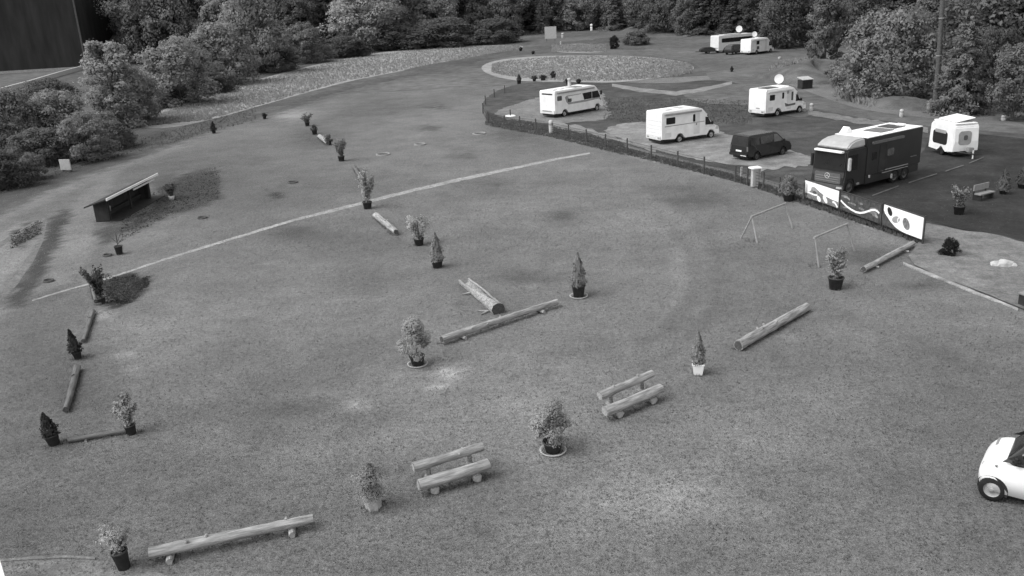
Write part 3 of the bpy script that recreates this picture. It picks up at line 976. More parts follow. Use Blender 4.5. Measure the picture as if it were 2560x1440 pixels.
# ------------------------------------------------------------------ potted plants
def small_crown(r, style, H, W, n, size):
    if style == 'cone':
        t = r.uniform(0, 1, n) ** .9
        z = t * H
        rad = W / 2 * np.clip(np.minimum((1 - t) ** .75, .62 + t * 2.4), 0.04, 1)
        a = r.uniform(0, 6.283, n)
        q = rad * (r.uniform(.5, 1.05, n) + np.abs(r.normal(0, .16, n))) * (1 + .18 * np.sin(a * 3 + z * 9 / H * 2))
        P = np.c_[np.cos(a) * q, np.sin(a) * q, z]
        Nn = np.c_[np.cos(a), np.sin(a), .5 * np.ones(n)] + .6 * unit(r, n)
    elif style == 'column':
        t = r.uniform(0, 1, n)
        z = t * H
        rad = W / 2 * (.75 + .25 * np.cos(t * 9)) * np.where(t > .72, .55, 1.0) * np.clip((1.02 - t) * 9, 0, 1)
        a = r.uniform(0, 6.283, n)
        q = rad * (r.uniform(.4, 1.0, n) + np.abs(r.normal(0, .15, n)))
        P = np.c_[np.cos(a) * q, np.sin(a) * q, z]
        Nn = np.c_[np.cos(a), np.sin(a), .4 * np.ones(n)] + .6 * unit(r, n)
    elif style == 'bush':
        k = 30
        out = []
        for _ in range(k):
            z = r.uniform(.05, 1)
            rm = W / 2 * (1.08 - abs(z - .3)) ** 1.1 * 1.05
            a = r.uniform(0, 6.283)
            q = r.uniform(.3, .95)
            c = np.array([math.cos(a) * rm * q, math.sin(a) * rm * q, z * H * .93])
            d = unit(r, n // k)
            out.append((c + d * W * r.uniform(.12, .20) * (r.uniform(.25, 1.0, n // k) ** .5 + np.abs(r.normal(0, .18, n // k)))[:, None], d))
        P = np.concatenate([o[0] for o in out])
        Nn = np.concatenate([o[1] for o in out]) + .5 * unit(r, len(P)) + np.array([0, 0, .3])
        P[:, 2] = np.clip(P[:, 2], .02, None)
    else:                                                             # wispy: leaves along a few arching shoots
        out = []
        for s in range(11):
            a, ln = r.uniform(0, 6.283), r.uniform(.6, 1.05)
            k = 3 * n // 11
            t = r.uniform(.15, 1, k)
            P = np.c_[np.cos(a) * W * .55 * t ** 1.6 * r.uniform(.5, 1), np.sin(a) * W * .55 * t ** 1.6 * r.uniform(.5, 1), H * ln * t]
            out.append(P + r.normal(0, .07 * W, (k, 3)))
        P = np.concatenate(out)
        Nn = unit(r, len(P)) + np.array([0, -.3, .8])
    up = np.c_[P[:, 0], P[:, 1], np.zeros(len(P))] / (W * .5) + np.array([0, 0, .55])
    return quads_mesh('foliage', leaf_quads(r, P, Nn, size).reshape(-1, 3), 4, up + .35 * Nn / np.linalg.norm(Nn, axis=1)[:, None])


pot_seed = [100]


def potted(px, py, hpx, wpx, style, tone, label, pot='pot', potw=None, poth=None, lean=(0, 0), saucer=False, square=False, n=900, size=.05, cat='potted plant'):
    """foot of the pot at (px, py); hpx, wpx: whole height and foliage width in photograph pixels"""
    pot_seed[0] += 1
    r = np.random.default_rng(pot_seed[0])
    s, h = scale_at(px, py), hsc(px, py)
    H, W = hpx / s, wpx / h
    pw = (potw / h if potw else max(.3, W * .55)) / 2
    ph = poth / s if poth else pw * 1.25
    p = G(px, py)
    root = empty('potted_plant', (p.x, p.y + pw * .8, 0))
    root.rotation_euler = (lean[1], lean[0], 0)
    mb = MB()
    seg = 6 if square == 6 else 4 if square else 18
    prof = [(.0, .005), (pw * .74, .005), (pw * .98, ph * .9), (pw * 1.06, ph * .9), (pw * 1.06, ph), (pw * .93, ph), (pw * .88, ph * .86)]
    mb.lathe(prof, seg)
    if square:
        mb.smooth = [False] * len(mb.smooth)
    po = mb.build('pot', M[pot], root)
    if square:
        po.rotation_euler.z = .62 if seg == 4 else .2
    MB().lathe([(.001, ph * .88), (pw * .9, ph * .87)], seg).build('soil', M['potsoil'], po)
    if saucer:
        MB().lathe([(pw * 1.0, .004), (pw * 1.35, .03), (pw * 1.38, .07), (pw * 1.25, .07), (pw * 1.1, .03)], 20).build('saucer', M['saucer'], root)
    tops = H - ph
    mb = MB().path([(0, 0, ph * .8), (r.normal(0, .02), r.normal(0, .02), ph + tops * .45), (r.normal(0, .03), r.normal(0, .03), ph + tops * .85)], [.03, .022, .008], 6)
    if style in ('wispy', 'bare'):
        for k in range(6):
            a, z = r.uniform(0, 6.283), r.uniform(.1, .5)
            e = (math.cos(a) * W * .4, math.sin(a) * W * .4, ph + tops * (z + .4))
            mb.path([(0, 0, ph + tops * z * .5), (e[0] * .5, e[1] * .5, ph + tops * (z + .1)), e], [.018, .014, .006], 5)
    mb.build('stem', M['bark'], root)
    if style != 'bare':
        f = link('foliage', small_crown(r, style, tops, W, n, size), M['leaf'], root)
        f.location.z = ph * .92
        f.color = (tone, tone, tone, 1)
    return tag(root, label, cat)


potted(305, 1430, 112, 75, 'wispy', .40, 'wispy leaning plant in a black pot at the bottom left by the gravel path', potw=40, poth=46, lean=(-.10, 0), n=420, size=.04)
potted(932, 1282, 116, 80, 'column', .32, 'narrow plant in a pale angular pot at the lower middle', 'potpale', potw=52, poth=36, square=6, n=3200, size=.03, lean=(-.06, 0))
potted(1384, 1138, 132, 104, 'bush', .36, 'full bushy plant standing in a broken pale ring at the lower middle', potw=50, poth=26, saucer=True, n=5200, size=.032)
potted(1043, 918, 118, 88, 'bush', .37, 'pale bushy conifer in a dark pot on a pale saucer', potw=38, poth=24, saucer=True, n=4400, size=.036)
potted(1448, 746, 112, 44, 'cone', .24, 'dark cypress in a pot with a pale rim, right of the long log', potw=34, poth=30, saucer=True, n=1800, size=.05)
potted(1093, 672, 88, 38, 'cone', .25, 'cypress in a black pot next to the feathery shrub', potw=29, poth=18, n=1500, size=.05)
potted(1047, 616, 72, 62, 'wispy', .44, 'feathery pale shrub in a black pot beside the short pale log', potw=26, poth=18, n=700, size=.06)
potted(1748, 941, 107, 42, 'cone', .28, 'thin cypress in a bright white square pot', 'potwhite', potw=40, poth=28, square=True, n=1300, size=.04)
potted(2094, 727, 98, 64, 'wispy', .40, 'loose leafy plant in a black pot near the banner fence', potw=38, poth=30, n=800, size=.055)
potted(1975, 505, 64, 46, 'bush', .24, 'small conifer in a black pot against the fence left of the banners', potw=30, poth=20, n=1100, size=.06)
potted(918, 524, 100, 46, 'wispy', .40, 'tall feathery shrub in a black pot beside the white lawn line', potw=24, poth=18, n=800, size=.07)
potted(853, 404, 56, 34, 'wispy', .26, 'shrub in a black pot between the two small far logs', potw=17, poth=13, n=500, size=.07)
potted(786, 337, 24, 20, 'bush', .10, 'low plant in a black pot at the top end of the small pale log', potw=14, poth=12, n=300, size=.07)
potted(823, 363, 26, 22, 'bush', .12, 'low plant in a black pot at the lower end of the small pale log', potw=11, poth=10, n=300, size=.07)
potted(768, 316, 30, 30, 'wispy', .16, 'thin plant farthest back in the row of lawn pots', potw=12, poth=10, n=300, size=.07)
potted(296, 638, 62, 46, 'bare', .05, 'bare forked plant in a dark pot below the open shelter', potw=20, poth=22)
potted(253, 762, 100, 44, 'wispy', .11, 'dim loose plant leaning beside the dark patch', potw=20, poth=16, lean=(-.12, 0), n=500, size=.06)
potted(192, 900, 76, 32, 'cone', .05, 'dark narrow cypress at the left between two dark logs', potw=22, poth=18, lean=(-.10, 0), n=1500, size=.05)
potted(130, 1118, 84, 46, 'cone', .05, 'dark ragged plant in a black pot at the left edge', potw=34, poth=26, lean=(-.12, 0), n=800, size=.05)
potted(326, 1090, 96, 52, 'wispy', .40, 'pale loose plant in a black pot at the end of the thin dark log', potw=28, poth=24, lean=(-.10, 0), n=800, size=.045)
potted(534, 334, 30, 18, 'cone', .05, 'small dark conifer at the edge of the meadow', potw=10, poth=8, n=500, size=.07)
potted(661, 298, 16, 14, 'bush', .05, 'tiny dark pot plant at the edge of the meadow', potw=9, poth=7, n=250, size=.07)
potted(2402, 540, 74, 46, 'wispy', .26, 'spiky tuft in a black pot on the dark asphalt', potw=28, poth=24, n=500, size=.06)
potted(2512, 488, 66, 36, 'cone', .14, 'conifer in a black pot behind the small pale bench', potw=20, poth=12, n=1100, size=.06)
potted(2562, 474, 60, 40, 'cone', .10, 'conifer in a black pot cut by the right edge', potw=26, poth=14, n=900, size=.06)
potted(1298, 210, 24, 13, 'cone', .07, 'small dark cypress at the left rim of the oval island', potw=11, poth=9, n=400, size=.09)
potted(1384, 196, 18, 14, 'bush', .05, 'dark plant right of the low row on the oval island', potw=12, poth=9, n=300, size=.09)
potted(1358, 202, 14, 18, 'bush', .06, 'low dark plant in the middle of the row on the oval island', potw=14, poth=8, n=300, size=.09)
potted(1336, 204, 15, 16, 'bush', .08, 'low grey plant at the left of the row on the oval island', potw=9, poth=6, n=300, size=.09)
potted(1420, 212, 15, 18, 'bush', .06, 'dark plant behind the roof of the integrated motorhome, left of the roof dome', potw=9, poth=6, n=300, size=.09)
potted(1447, 210, 12, 12, 'bush', .06, 'dark plant behind the roof of the integrated motorhome, right of the roof dome', potw=9, poth=6, n=300, size=.09)
potted(1830, 180, 14, 9, 'cone', .04, 'tiny dark plant beside the road behind the motorhome with the dish', potw=7, poth=6, n=200, size=.09)
potted(1302, 128, 10, 9, 'bush', .04, 'tiny dark plant by the far end of the track', potw=8, poth=5, n=200, size=.1)
potted(1333, 136, 8, 8, 'bush', .04, 'tiny dark plant at the top rim of the oval island', potw=8, poth=5, n=200, size=.1)

# loose bushes and stones on the court, flower bed planting
tree_px('h', 2372, 640, 48, 44, .03, 'dark round bush on the pale gravel court', 'bush', 'bush')
p = G(2512, 668)
st = empty('stone_group', p)
for k, (dx, dy, rx, rz) in enumerate([(0, 0, .28, .3), (-.25, .2, .25, .22), (.12, .35, .2, .2), (.3, -.05, .16, .16)]):
    bm = bmesh.new()
    bmesh.ops.create_icosphere(bm, subdivisions=2, radius=1)
    rr = random.Random(k + 3)
    for v in bm.verts: v.co = Vector((v.co.x * rx * 1.4, v.co.y * rx, max(-.2, v.co.z) * rz)) * rr.uniform(.8, 1.15) + Vector((dx, dy, rz * .3))
    me = bpy.data.meshes.new('stone')
    bm.to_mesh(me)
    bm.free()
    link('stone', me, M['rock'], st)
tag(st, 'small heap of pale stones on the gravel court at the right', 'stones')


# ------------------------------------------------------------------ rings let into the far lawn
def ring(px, py, wpx, pale, label):
    h = hsc(px, py)
    R = wpx / h / 2
    p = G(px, py)
    root = empty('lawn_ring', p)
    MB().lathe([(R, .0), (R, .10), (R * .9, .12), (R * .8, .10), (R * .78, .0)], 28).build('rim', M['bark' if not pale else 'grey'], root)
    MB().lathe([(.001, .03), (R * .8, .03)], 28).build('hollow', M['potsoil'], root)
    return tag(root, label, 'ring', 'rings in the far lawn')


ring(958, 387, 36, 1, 'pale rimmed ring in the far lawn, nearest of the pale three')
ring(1050, 362, 30, 1, 'pale rimmed ring in the far lawn, middle of the three')
ring(1198, 335, 34, 1, 'pale rimmed ring in the far lawn nearest the fence')
ring(732, 457, 26, 0, 'dark ring in the lawn left of the row of pots')
ring(506, 546, 24, 0, 'dark ring in the lawn right of the open shelter')
ring(122, 704, 26, 0, 'dark ring beside the lane at the left edge')
ring(269, 640, 22, 0, 'dark ring beside the bare forked plant')
ring(248, 760, 24, 0, 'dark ring at the lower left rim of the dark patch')


# ------------------------------------------------------------------ timber frames
def rod(mb, p, q, r=.05):
    mb.tube(p, q, r, r * .9, 8)


def frame(ba, bb, feet_a, feet_b, H, label):
    A, B = G(*ba, H), G(*bb, H)
    root = empty('timber_frame', (A.x, A.y, 0))
    o = Vector((A.x, A.y, 0))
    mb = MB()
    d = (B - A).normalized()
    rod(mb, A - o - d * .1, B - o + d * .1, .06)
    mb.build('beam', M['pole'], root)
    for T, feet in ((A, feet_a), (B, feet_b)):
        for f in feet:
            mb = MB()
            rod(mb, G(*f) - o, T - o, .05)
            mb.build('leg', M['pole'], root)
    return tag(root, label, 'frame')


frame((1880, 541), (1962, 509), [(1852, 597), (1893, 608)], [(1982, 571)], 1.35, 'open timber frame on legs, the farther one left of the banners')
frame((2038, 593), (2117, 560), [(2047, 669)], [(2137, 628)], 1.45, 'open timber frame on legs, the nearer one in front of the banners')

# ------------------------------------------------------------------ open shelter on the left
sa, sb = G(276, 554), G(380, 496)
L = (sb - sa).length
ang = math.atan2((sb - sa).y, (sb - sa).x)
sh = empty('open_shelter', sa, ang)
dep, hf, hb = .95, 1.62, 1.22
MB().box(0, L, dep - .12, dep, 0, hb - .06).build('back_wall', M['timber'], sh)
for x in (0.0, L - .12):
    MB().add([(x, .02, 0), (x + .12, .02, 0), (x + .12, dep - .13, 0), (x, dep - .13, 0), (x, .02, hf - .1), (x + .12, .02, hf - .1), (x + .12, dep - .13, hb - .06), (x, dep - .13, hb - .06)],
             [(0, 1, 2, 3), (4, 5, 6, 7), (0, 1, 5, 4), (1, 2, 6, 5), (2, 3, 7, 6), (3, 0, 4, 7)]).build('side_wall', M['timber'], sh)
for x in (.16, L / 2, L - .3):
    MB().box(x, x + .12, .0, .12, 0, hf - .12).build('post', M['timber'], sh)
rf = MB().add([(-1.0, -.5, hf + .02), (L + .45, -.5, hf + .02), (L + .45, dep + .1, hb - .05), (-1.0, dep + .1, hb - .05), (-1.0, -.5, hf + .10), (L + .45, -.5, hf + .10), (L + .45, dep + .1, hb + .03), (-1.0, dep + .1, hb + .03)],
              [(0, 1, 2, 3), (4, 5, 6, 7), (0, 1, 5, 4), (1, 2, 6, 5), (2, 3, 7, 6), (3, 0, 4, 7)]).build('roof', M['timber'], sh)
MB().box(-1.0, L + .5, -.56, -.503, hf - .02, hf + .14).build('fascia', M['white'], rf)
MB().box(L * .52, L + .3, -.30, -.25, hf - .32, hf - .20).build('gutter_board', M['white'], rf)
MB().box(.5, L - .6, dep - .5, dep - .15, .42, .48).build('bench_board', M['timber'], sh)
MB().box(.0, L * 1.1, -.7, dep, .01, .06).build('floor_deck', M['timber'], sh)
MB().lathe([(.001, .5), (.12, .5), (.15, .85), (.001, .85)], 10, (.9, .4)).build('bucket', M['grey'], sh)
tag(sh, 'low open timber shelter with a white roof edge at the left', 'shelter')
p = G(430, 500)
pf = empty('flower_tub', p)
MB().lathe([(.0, 0), (.16, 0), (.22, .32), (.18, .32)], 12).build('tub', M['lightgrey'], pf)
f = link('foliage', small_crown(np.random.default_rng(5), 'wispy', .9, .9, 400, .06), M['leaf'], pf)
f.color = (.15, .15, .15, 1)
f.location.z = .3
tag(pf, 'small pale tub with a loose plant on the dark ground right of the shelter', 'planter')


# ------------------------------------------------------------------ boards, posts, pole, bin
def board(px, py, wpx, hpx, lift, label, tilt=0.0, cat='sign', rz=0.0, mat='sign'):
    h, s = hsc(px, py), scale_at(px, py)
    W, Hh, z0 = wpx / h, hpx / s, lift / s
    p = G(px, py + lift)
    root = empty('sign_board', p, rz)
    o = MB().box(-W / 2, W / 2, -.05, .05, z0, z0 + Hh).build('panel', M[mat], root, bevel=.03)
    for x in (-W * .36, W * .36):
        MB().box(x - .05, x + .05, .06, .16, 0, z0 + Hh * .8).build('post', M['postwood'], root)
    return tag(root, label, cat)


board(167, 425, 31, 27, 6, 'square pale board standing on the dark bank at the left', rz=-.25)
board(1377, 97, 28, 29, 6, 'square pale sign board at the edge of the wood, top middle')


def stub(px, py, wpx, hpx, mat, label, cap=None, name='marker_post', cat='post', group=None):
    h, s = hsc(px, py), scale_at(px, py)
    R, Hh = wpx / h / 2, hpx / s
    root = empty(name, G(px, py))
    MB().lathe([(R * .9, 0), (R, Hh * .05), (R, Hh * .9), (R * .6, Hh), (.001, Hh)], 12).build('post_body', M[mat], root)
    MB().lathe([(R * 1.03, Hh * .62), (R * 1.05, Hh * .64), (R * 1.05, Hh * .76), (R * 1.03, Hh * .78)], 12).build('band', M[cap or 'grey'], root)
    return tag(root, label, cat, group)


stub(1479, 77, 6, 17, 'banner', 'bright white marker post right of the square sign at the top')
stub(1407, 96, 7, 14, 'sign', 'dim marker post beside the square sign at the top')
stub(1402, 113, 4, 9, 'lightgrey', 'small pale marker post below the square sign')
stub(2253, 293, 10, 20, 'sign', 'pale bollard behind the roof of the dark truck', group='roadside bollards')
stub(2349, 285, 9, 24, 'sign', 'pale bollard just right of the bare pole', group='roadside bollards')
stub(2323, 281, 14, 28, 'grey', 'round-headed grey bollard just left of the bare pole', group='roadside bollards')
stub(2508, 302, 11, 14, 'sign', 'short pale bollard by the road at the far right', group='roadside bollards')
stub(2028, 278, 9, 20, 'lightgrey', 'pale bollard in front of the motorhome with the dish', group='roadside bollards')
stub(2011, 280, 8, 10, 'grey', 'small dark-banded stub in front of the motorhome with the dish')
stub(1948, 115, 7, 11, 'lightgrey', 'small pale stub right of the far motorhomes')
stub(1949, 148, 8, 6, 'lightgrey', 'low pale stub on the road below the far motorhomes')
stub(1378, 334, 11, 34, 'sign', 'pale post in the fence below the integrated motorhome')

pole_p = G(2337, 279)
root = empty('bare_pole', pole_p)
root.rotation_euler = (0, -.035, 0)
MB().path([(0, 0, 0), (.02, 0, 4), (-.03, 0, 9), (-.05, 0, 16)], [.30, .24, .2, .17], 10).build('shaft', M['bark'], root)
for z in (5.2, 8.6):
    MB().lathe([(.25, z), (.27, z + .02), (.27, z + .1), (.25, z + .12)], 10).build('band', M['grey'], root)
tag(root, 'tall bare wooden pole in front of the trees on the right', 'pole')

h = hsc(2015, 214)
root = empty('dark_bin', G(2012, 221), .35)
MB().box(-.75, .75, -.5, .5, 0, 1.05).build('body', M['cover'], root, bevel=.04)
MB().add([(-.8, -.56, 1.05), (.8, -.56, 1.05), (.8, .56, 1.32), (-.8, .56, 1.32), (-.8, -.56, 1.11), (.8, -.56, 1.11), (.8, .56, 1.38), (-.8, .56, 1.38)],
         [(0, 1, 2, 3), (4, 5, 6, 7), (0, 1, 5, 4), (1, 2, 6, 5), (2, 3, 7, 6), (3, 0, 4, 7)]).build('lid', M['lightgrey'], root)
tag(root, 'dark bin with a pale slanting lid below the mound', 'bin')

# grassy mound with a pale rim
c = G(2030, 192)
rr = np.random.default_rng(4)
mb = MB()
V, F = [], []
n1, n2 = 22, 12
for i in range(n2 + 1):
    t = i / n2
    for j in range(n1):
        a = 2 * math.pi * j / n1
        k = 1 + .12 * math.sin(3 * a + 1) + .06 * math.sin(5 * a)
        hgt = 2.1 * (1 - t ** 2.2) * (.75 + .35 * math.sin(a * 2 + .6)) + rr.normal(0, .05)
        V.append((math.cos(a) * 7.5 * t * k, math.sin(a) * 9 * t * k, max(hgt, -.05) if t < 1 else -.2))
for i in range(n2):
    for j in range(n1):
        F.append((i * n1 + j, i * n1 + (j + 1) % n1, (i + 1) * n1 + (j + 1) % n1, (i + 1) * n1 + j))
mound = mb.add(V, F, True).build('mound', M['ground'])
mound.location = (c.x, c.y, 0)
tag(mound, kind='structure')
tufts('mound_grass', [((1930, 2140, lerpf([(1930, 178), (1980, 158), (2060, 158), (2140, 170)]), 5), .6), ((2090, 2180, lambda a: 232 + (a - 2090) * .3, 10), .4)], 1500, .3, .8, .14, .27, 15, 'pale grass on the rim of the low mound')
tree_px('g', 2015, 196, 60, 26, .04, 'flat dark shrub on the near side of the mound, above the bin', 'bush', 'bush')
tree_px('g', 2085, 200, 60, 26, .05, 'flat dark shrub on the mound right of the bin', 'bush', 'bush')
c = G(2255, 262)
mb = MB()
V = []
for i in range(7):
    t = i / 6
    for j in range(18):
        a = 2 * math.pi * j / 18
        V.append((math.cos(a) * 3.6 * t, math.sin(a) * 5 * t, (.75 * (1 - t * t) + rr.normal(0, .03)) if t < 1 else -.1))
mound2 = mb.add(V, [(i * 18 + j, i * 18 + (j + 1) % 18, (i + 1) * 18 + (j + 1) % 18, (i + 1) * 18 + j) for i in range(6) for j in range(18)], True).build('mound', M['road'])
mound2.location = (c.x, c.y, 0)
tag(mound2, kind='structure')

# small bench on the asphalt
root = empty('small_bench', G(2460, 500), .5)
MB().box(-.7, .7, -.2, .2, .40, .47).build('seat', M['grey'], root)
MB().box(-.7, .7, .24, .30, .6, .95).build('backrest', M['grey'], root)
for x in (-.55, .55):
    MB().box(x - .05, x + .05, -.18, .3, 0, .39).build('leg', M['black'], root)
    MB().box(x - .04, x + .04, .31, .36, 0, .9).build('back_post', M['black'], root)
tag(root, 'small pale bench on the dark asphalt between two potted plants', 'bench')


# ------------------------------------------------------------------ fence with banners
fence_px = [(1208, 284), (1221, 308), (1262, 316), (1300, 321), (1340, 327), (1378, 334), (1422, 345), (1466, 356), (1514, 369), (1568, 383), (1628, 399), (1694, 417), (1760, 433), (1838, 455), (1868, 463), (1908, 474), (1948, 486), (2008, 505)]
FW = [G(*q) for q in fence_px]
fence = empty('wire_fence', FW[0])
f0 = FW[0]
for i, p in enumerate(FW):
    o = p - f0
    MB().tube(o, o + Vector((0, 0, 1.18 + .05 * math.sin(i * 2.3))), .075, .065, 8).build('post', M['postwood'], fence)
for p, q in zip(FW[:-1], FW[1:]):
    mb = MB()
    d = q - p
    L = d.length
    n = max(4, int(L / .14))
    side = d.normalized().cross(Vector((0, 0, 1))) * .05
    for k in range(n + 1):
        c = p - f0 + d * (k / n) + side
        mb.add([c + Vector((0, 0, .04)) - d / L * .011, c + Vector((0, 0, .04)) + d / L * .011, c + Vector((0, 0, 1.05)) + d / L * .011, c + Vector((0, 0, 1.05)) - d / L * .011], [(0, 1, 2, 3)])
    for z in (.06, .25, .45, .65, .85, 1.04):
        c0, c1 = p - f0 + side * 1.2, q - f0 + side * 1.2
        mb.add([c0 + Vector((0, 0, z - .012)), c1 + Vector((0, 0, z - .012)), c1 + Vector((0, 0, z + .012)), c0 + Vector((0, 0, z + .012))], [(0, 1, 2, 3)])
    tag(mb.build('wire_mesh', M['wire'], fence, recalc=False), kind='stuff')
tag(fence, 'wire mesh fence with dark timber posts between lawn and parking', 'fence')
p0 = G(1208, 284)
tp = [G(1208, 284), G(1214, 262), G(1236, 244), G(1262, 234)]
for a, b in zip(tp[:-1], tp[1:]):
    mb = MB()
    mb.tube(b - f0, b - f0 + Vector((0, 0, 1.1)), .07, .06, 8)
    mb.build('post', M['postwood'], fence)


def banner_px(bl, br, H, label, art, posts=True):
    """hung on a steel frame between two places of the ground"""
    A, B = G(*bl), G(*br)
    d = B - A
    L = d.length
    root = empty('banner', A, math.atan2(d.y, d.x))
    z0 = .30
    MB().box(.03, L - .03, -.02, .0, z0, H).build('sheet', M[art[0]], root)

    def flat(name, pts, mat, lay):
        o = MB().add([(x * L, -.022 - .003 * lay, z0 + z * (H - z0)) for x, z in pts], [tuple(range(len(pts)))]).build(name, M[mat], root, recalc=False)
        return o

    def curve(name, pts, w, mat, lay):
        P = []
        for i in range(len(pts)):
            a, b = pts[max(i - 1, 0)], pts[min(i + 1, len(pts) - 1)]
            dx, dz = (b[0] - a[0]) * L, (b[1] - a[1]) * (H - z0)
            m = math.hypot(dx, dz)
            P.append((pts[i], (-dz / m * w / L, dx / m * w / (H - z0))))
        v = [(p[0] + s * q[0], p[1] + s * q[1]) for s in (1, -1) for p, q in P]
        n = len(P)
        MB().add([(x * L, -.022 - .003 * lay, z0 + z * (H - z0)) for x, z in v], [(i, i + 1, n + i + 1, n + i) for i in range(n - 1)]).build(name, M[mat], root, recalc=False)

    def blob(name, cx, cz, rx, rz, mat, lay, rot=0.0):
        flat(name, [(cx + rx * math.cos(t) * math.cos(rot) - rz * math.sin(t) * math.sin(rot), cz + rx * math.cos(t) * math.sin(rot) + rz * math.sin(t) * math.cos(rot)) for t in np.linspace(0, 6.283, 19)[:-1]], mat, lay)
    art[1](flat, curve, blob)
    for x in (-.02, L + .02):
        MB().box(x - .03, x + .03, .005, .065, 0, H + .12).build('post', M['wire'], root)
    MB().box(0.02, L - .02, .01, .05, H + .02, H + .06).build('rail', M['wire'], root)
    return tag(root, label, 'banner')


def art1(flat, curve, blob):
    flat('printed_field', [(0.01, 0), (.99, 0), (.99, .36), (.8, .38), (.62, .44), (.45, .58), (.33, .74), (.22, .72), (.2, .5), (.16, .4), (.01, .34)], 'bannermid', 1)
    blob('printed_leaf', .31, .62, .08, .15, 'stripe', 2, .3)
    blob('printed_spot', .32, .45, .05, .09, 'bannerdark', 3)
    curve('printed_swoosh', [(.01, .30), (.15, .33), (.3, .30), (.40, .34)], .05, 'banner', 3)
    blob('printed_drop', .45, .16, .055, .17, 'banner', 4, .15)
    blob('printed_drop', .63, .26, .055, .22, 'banner', 4, .2)
    curve('printed_hook', [(.84, .26), (.9, .26), (.95, .16), (.98, .04)], .06, 'banner', 4)


def art2(flat, curve, blob):
    r = random.Random(3)
    for k in range(14):
        blob('printed_spot', r.uniform(.08, .92), r.uniform(.12, .92), r.uniform(.03, .08), r.uniform(.05, .12), r.choice(['bannermid', 'bannermid', 'postwood', 'stripe' if k % 5 == 0 else 'bannermid']), 1 + .1 * k, r.uniform(0, 3))
    curve('printed_swoosh', [(.02, .52), (.08, .42), (.18, .30), (.30, .21), (.42, .17), (.52, .20), (.62, .31), (.72, .47), (.80, .60), (.87, .65), (.93, .62), (.97, .55)], .055, 'banner', 4)
    curve('printed_script', [(.10, .78), (.16, .80), (.22, .76), (.24, .70)], .05, 'stripe', 3)


def art3(flat, curve, blob):
    flat('printed_field', [(.01, .0), (.62, .0), (.45, .04), (.33, .12), (.22, .28), (.10, .52), (.04, .66), (.01, .72)], 'bannerdark', 1)
    curve('printed_swoosh', [(.02, .78), (.06, .62), (.14, .48), (.22, .32), (.30, .22), (.40, .20), (.46, .28)], .045, 'banner', 3)
    blob('printed_leaf', .17, .76, .06, .2, 'black', 4, .15)
    blob('printed_oval', .34, .48, .09, .18, 'stripe', 2, -.25)
    curve('printed_ring', [(.44 + .055 * math.cos(t), .50 + .14 * math.sin(t)) for t in np.linspace(0, 6.283, 15)], .03, 'banner', 4)
    blob('printed_oval', .60, .45, .085, .27, 'bannermid', 3, .12)


banner_px((2010, 502), (2095, 533), 1.30, 'white banner with a wavy grey lower edge, leftmost of the three banners', ('banner', art1))
banner_px((2099, 535), (2199, 573), 1.32, 'dark printed banner with a white curved line, middle of the three', ('bannerdark', art2))
banner_px((2205, 575), (2304, 613), 1.42, 'mostly white banner with a dark leaf and ovals, rightmost of the three', ('banner', art3))

# service pedestal and notice at the fence
root = empty('service_pedestal', G(1886, 468), .25)
MB().box(-.22, .22, -.15, .15, .05, 1.25).build('body', M['lightgrey'], root, bevel=.02)
MB().box(-.36, .36, -.3, .3, 1.25, 1.36).build('cap', M['roofwhite'], root, bevel=.03)
MB().box(.26, .36, -.12, .0, .5, 1.2).build('meter', M['sign'], root)
tag(root, 'pale service pedestal with a white flat cap at the fence', 'pedestal')
root = empty('fence_notice', G(1852, 459), .3)
MB().box(-.04, .04, -.03, .03, 0, .5).build('post', M['postwood'], root)
MB().box(-.07, .07, -.04, -.005, .5, 1.15).build('panel', M['lightgrey'], root)
tag(root, 'narrow pale notice on the fence left of the pedestal', 'sign')
root = empty('white_dish_base', G(1276, 291))
MB().lathe([(.001, .1), (.5, .12), (.62, .05), (.6, 0)], 16).build('plate', M['roofwhite'], root)
MB().tube((0, 0, .1), (0, 0, .75), .06, .05, 8).build('stem', M['black'], root)
tag(root, 'white round plate with a short dark stem behind the fence corner', 'plate')


# ------------------------------------------------------------------ vehicles
def arch(cx, r, z0, n=7, up=True):
    return [(cx - r * math.cos(t), z0 + r * math.sin(t)) for t in np.linspace(0, math.pi, n)]


def wheel(parent, x, y, r, w=.22, rim='rim'):
    s = 1 if y > 0 else -1
    mb = MB()
    n = 20
    V = []
    prof = [(r * .62, -w / 2), (r * .93, -w / 2), (r, -w / 2 + .035), (r, w / 2 - .035), (r * .93, w / 2), (r * .62, w / 2)]
    for rr_, yy in prof:
        for i in range(n):
            t = 2 * math.pi * i / n
            V.append((x + rr_ * math.cos(t), y + yy * s, r + rr_ * math.sin(t)))
    mb.add(V, [(k * n + i, k * n + (i + 1) % n, (k + 1) * n + (i + 1) % n, (k + 1) * n + i) for k in range(len(prof) - 1) for i in range(n)], True)
    ty = mb.build('wheel', M['tyre'], parent)
    V = []
    for rr_, yy in [(r * .63, w / 2 - .02), (r * .55, w / 2 - .05), (r * .2, w / 2 - .03), (r * .16, w / 2 + .005), (.001, w / 2 + .005)]:
        for i in range(n):
            t = 2 * math.pi * i / n
            V.append((x + rr_ * math.cos(t), y + yy * s, r + rr_ * math.sin(t)))
    MB().add(V, [(k * n + i, k * n + (i + 1) % n, (k + 1) * n + (i + 1) % n, (k + 1) * n + i) for k in range(4) for i in range(n)], True).build('rim', M[rim], ty)
    MB().add([(x + r * .64 * math.cos(2 * math.pi * i / n), y - (w / 2 - .03) * s, r + r * .64 * math.sin(2 * math.pi * i / n)) for i in range(n)], [tuple(range(n))]).build('hub_back', M['black'], ty)


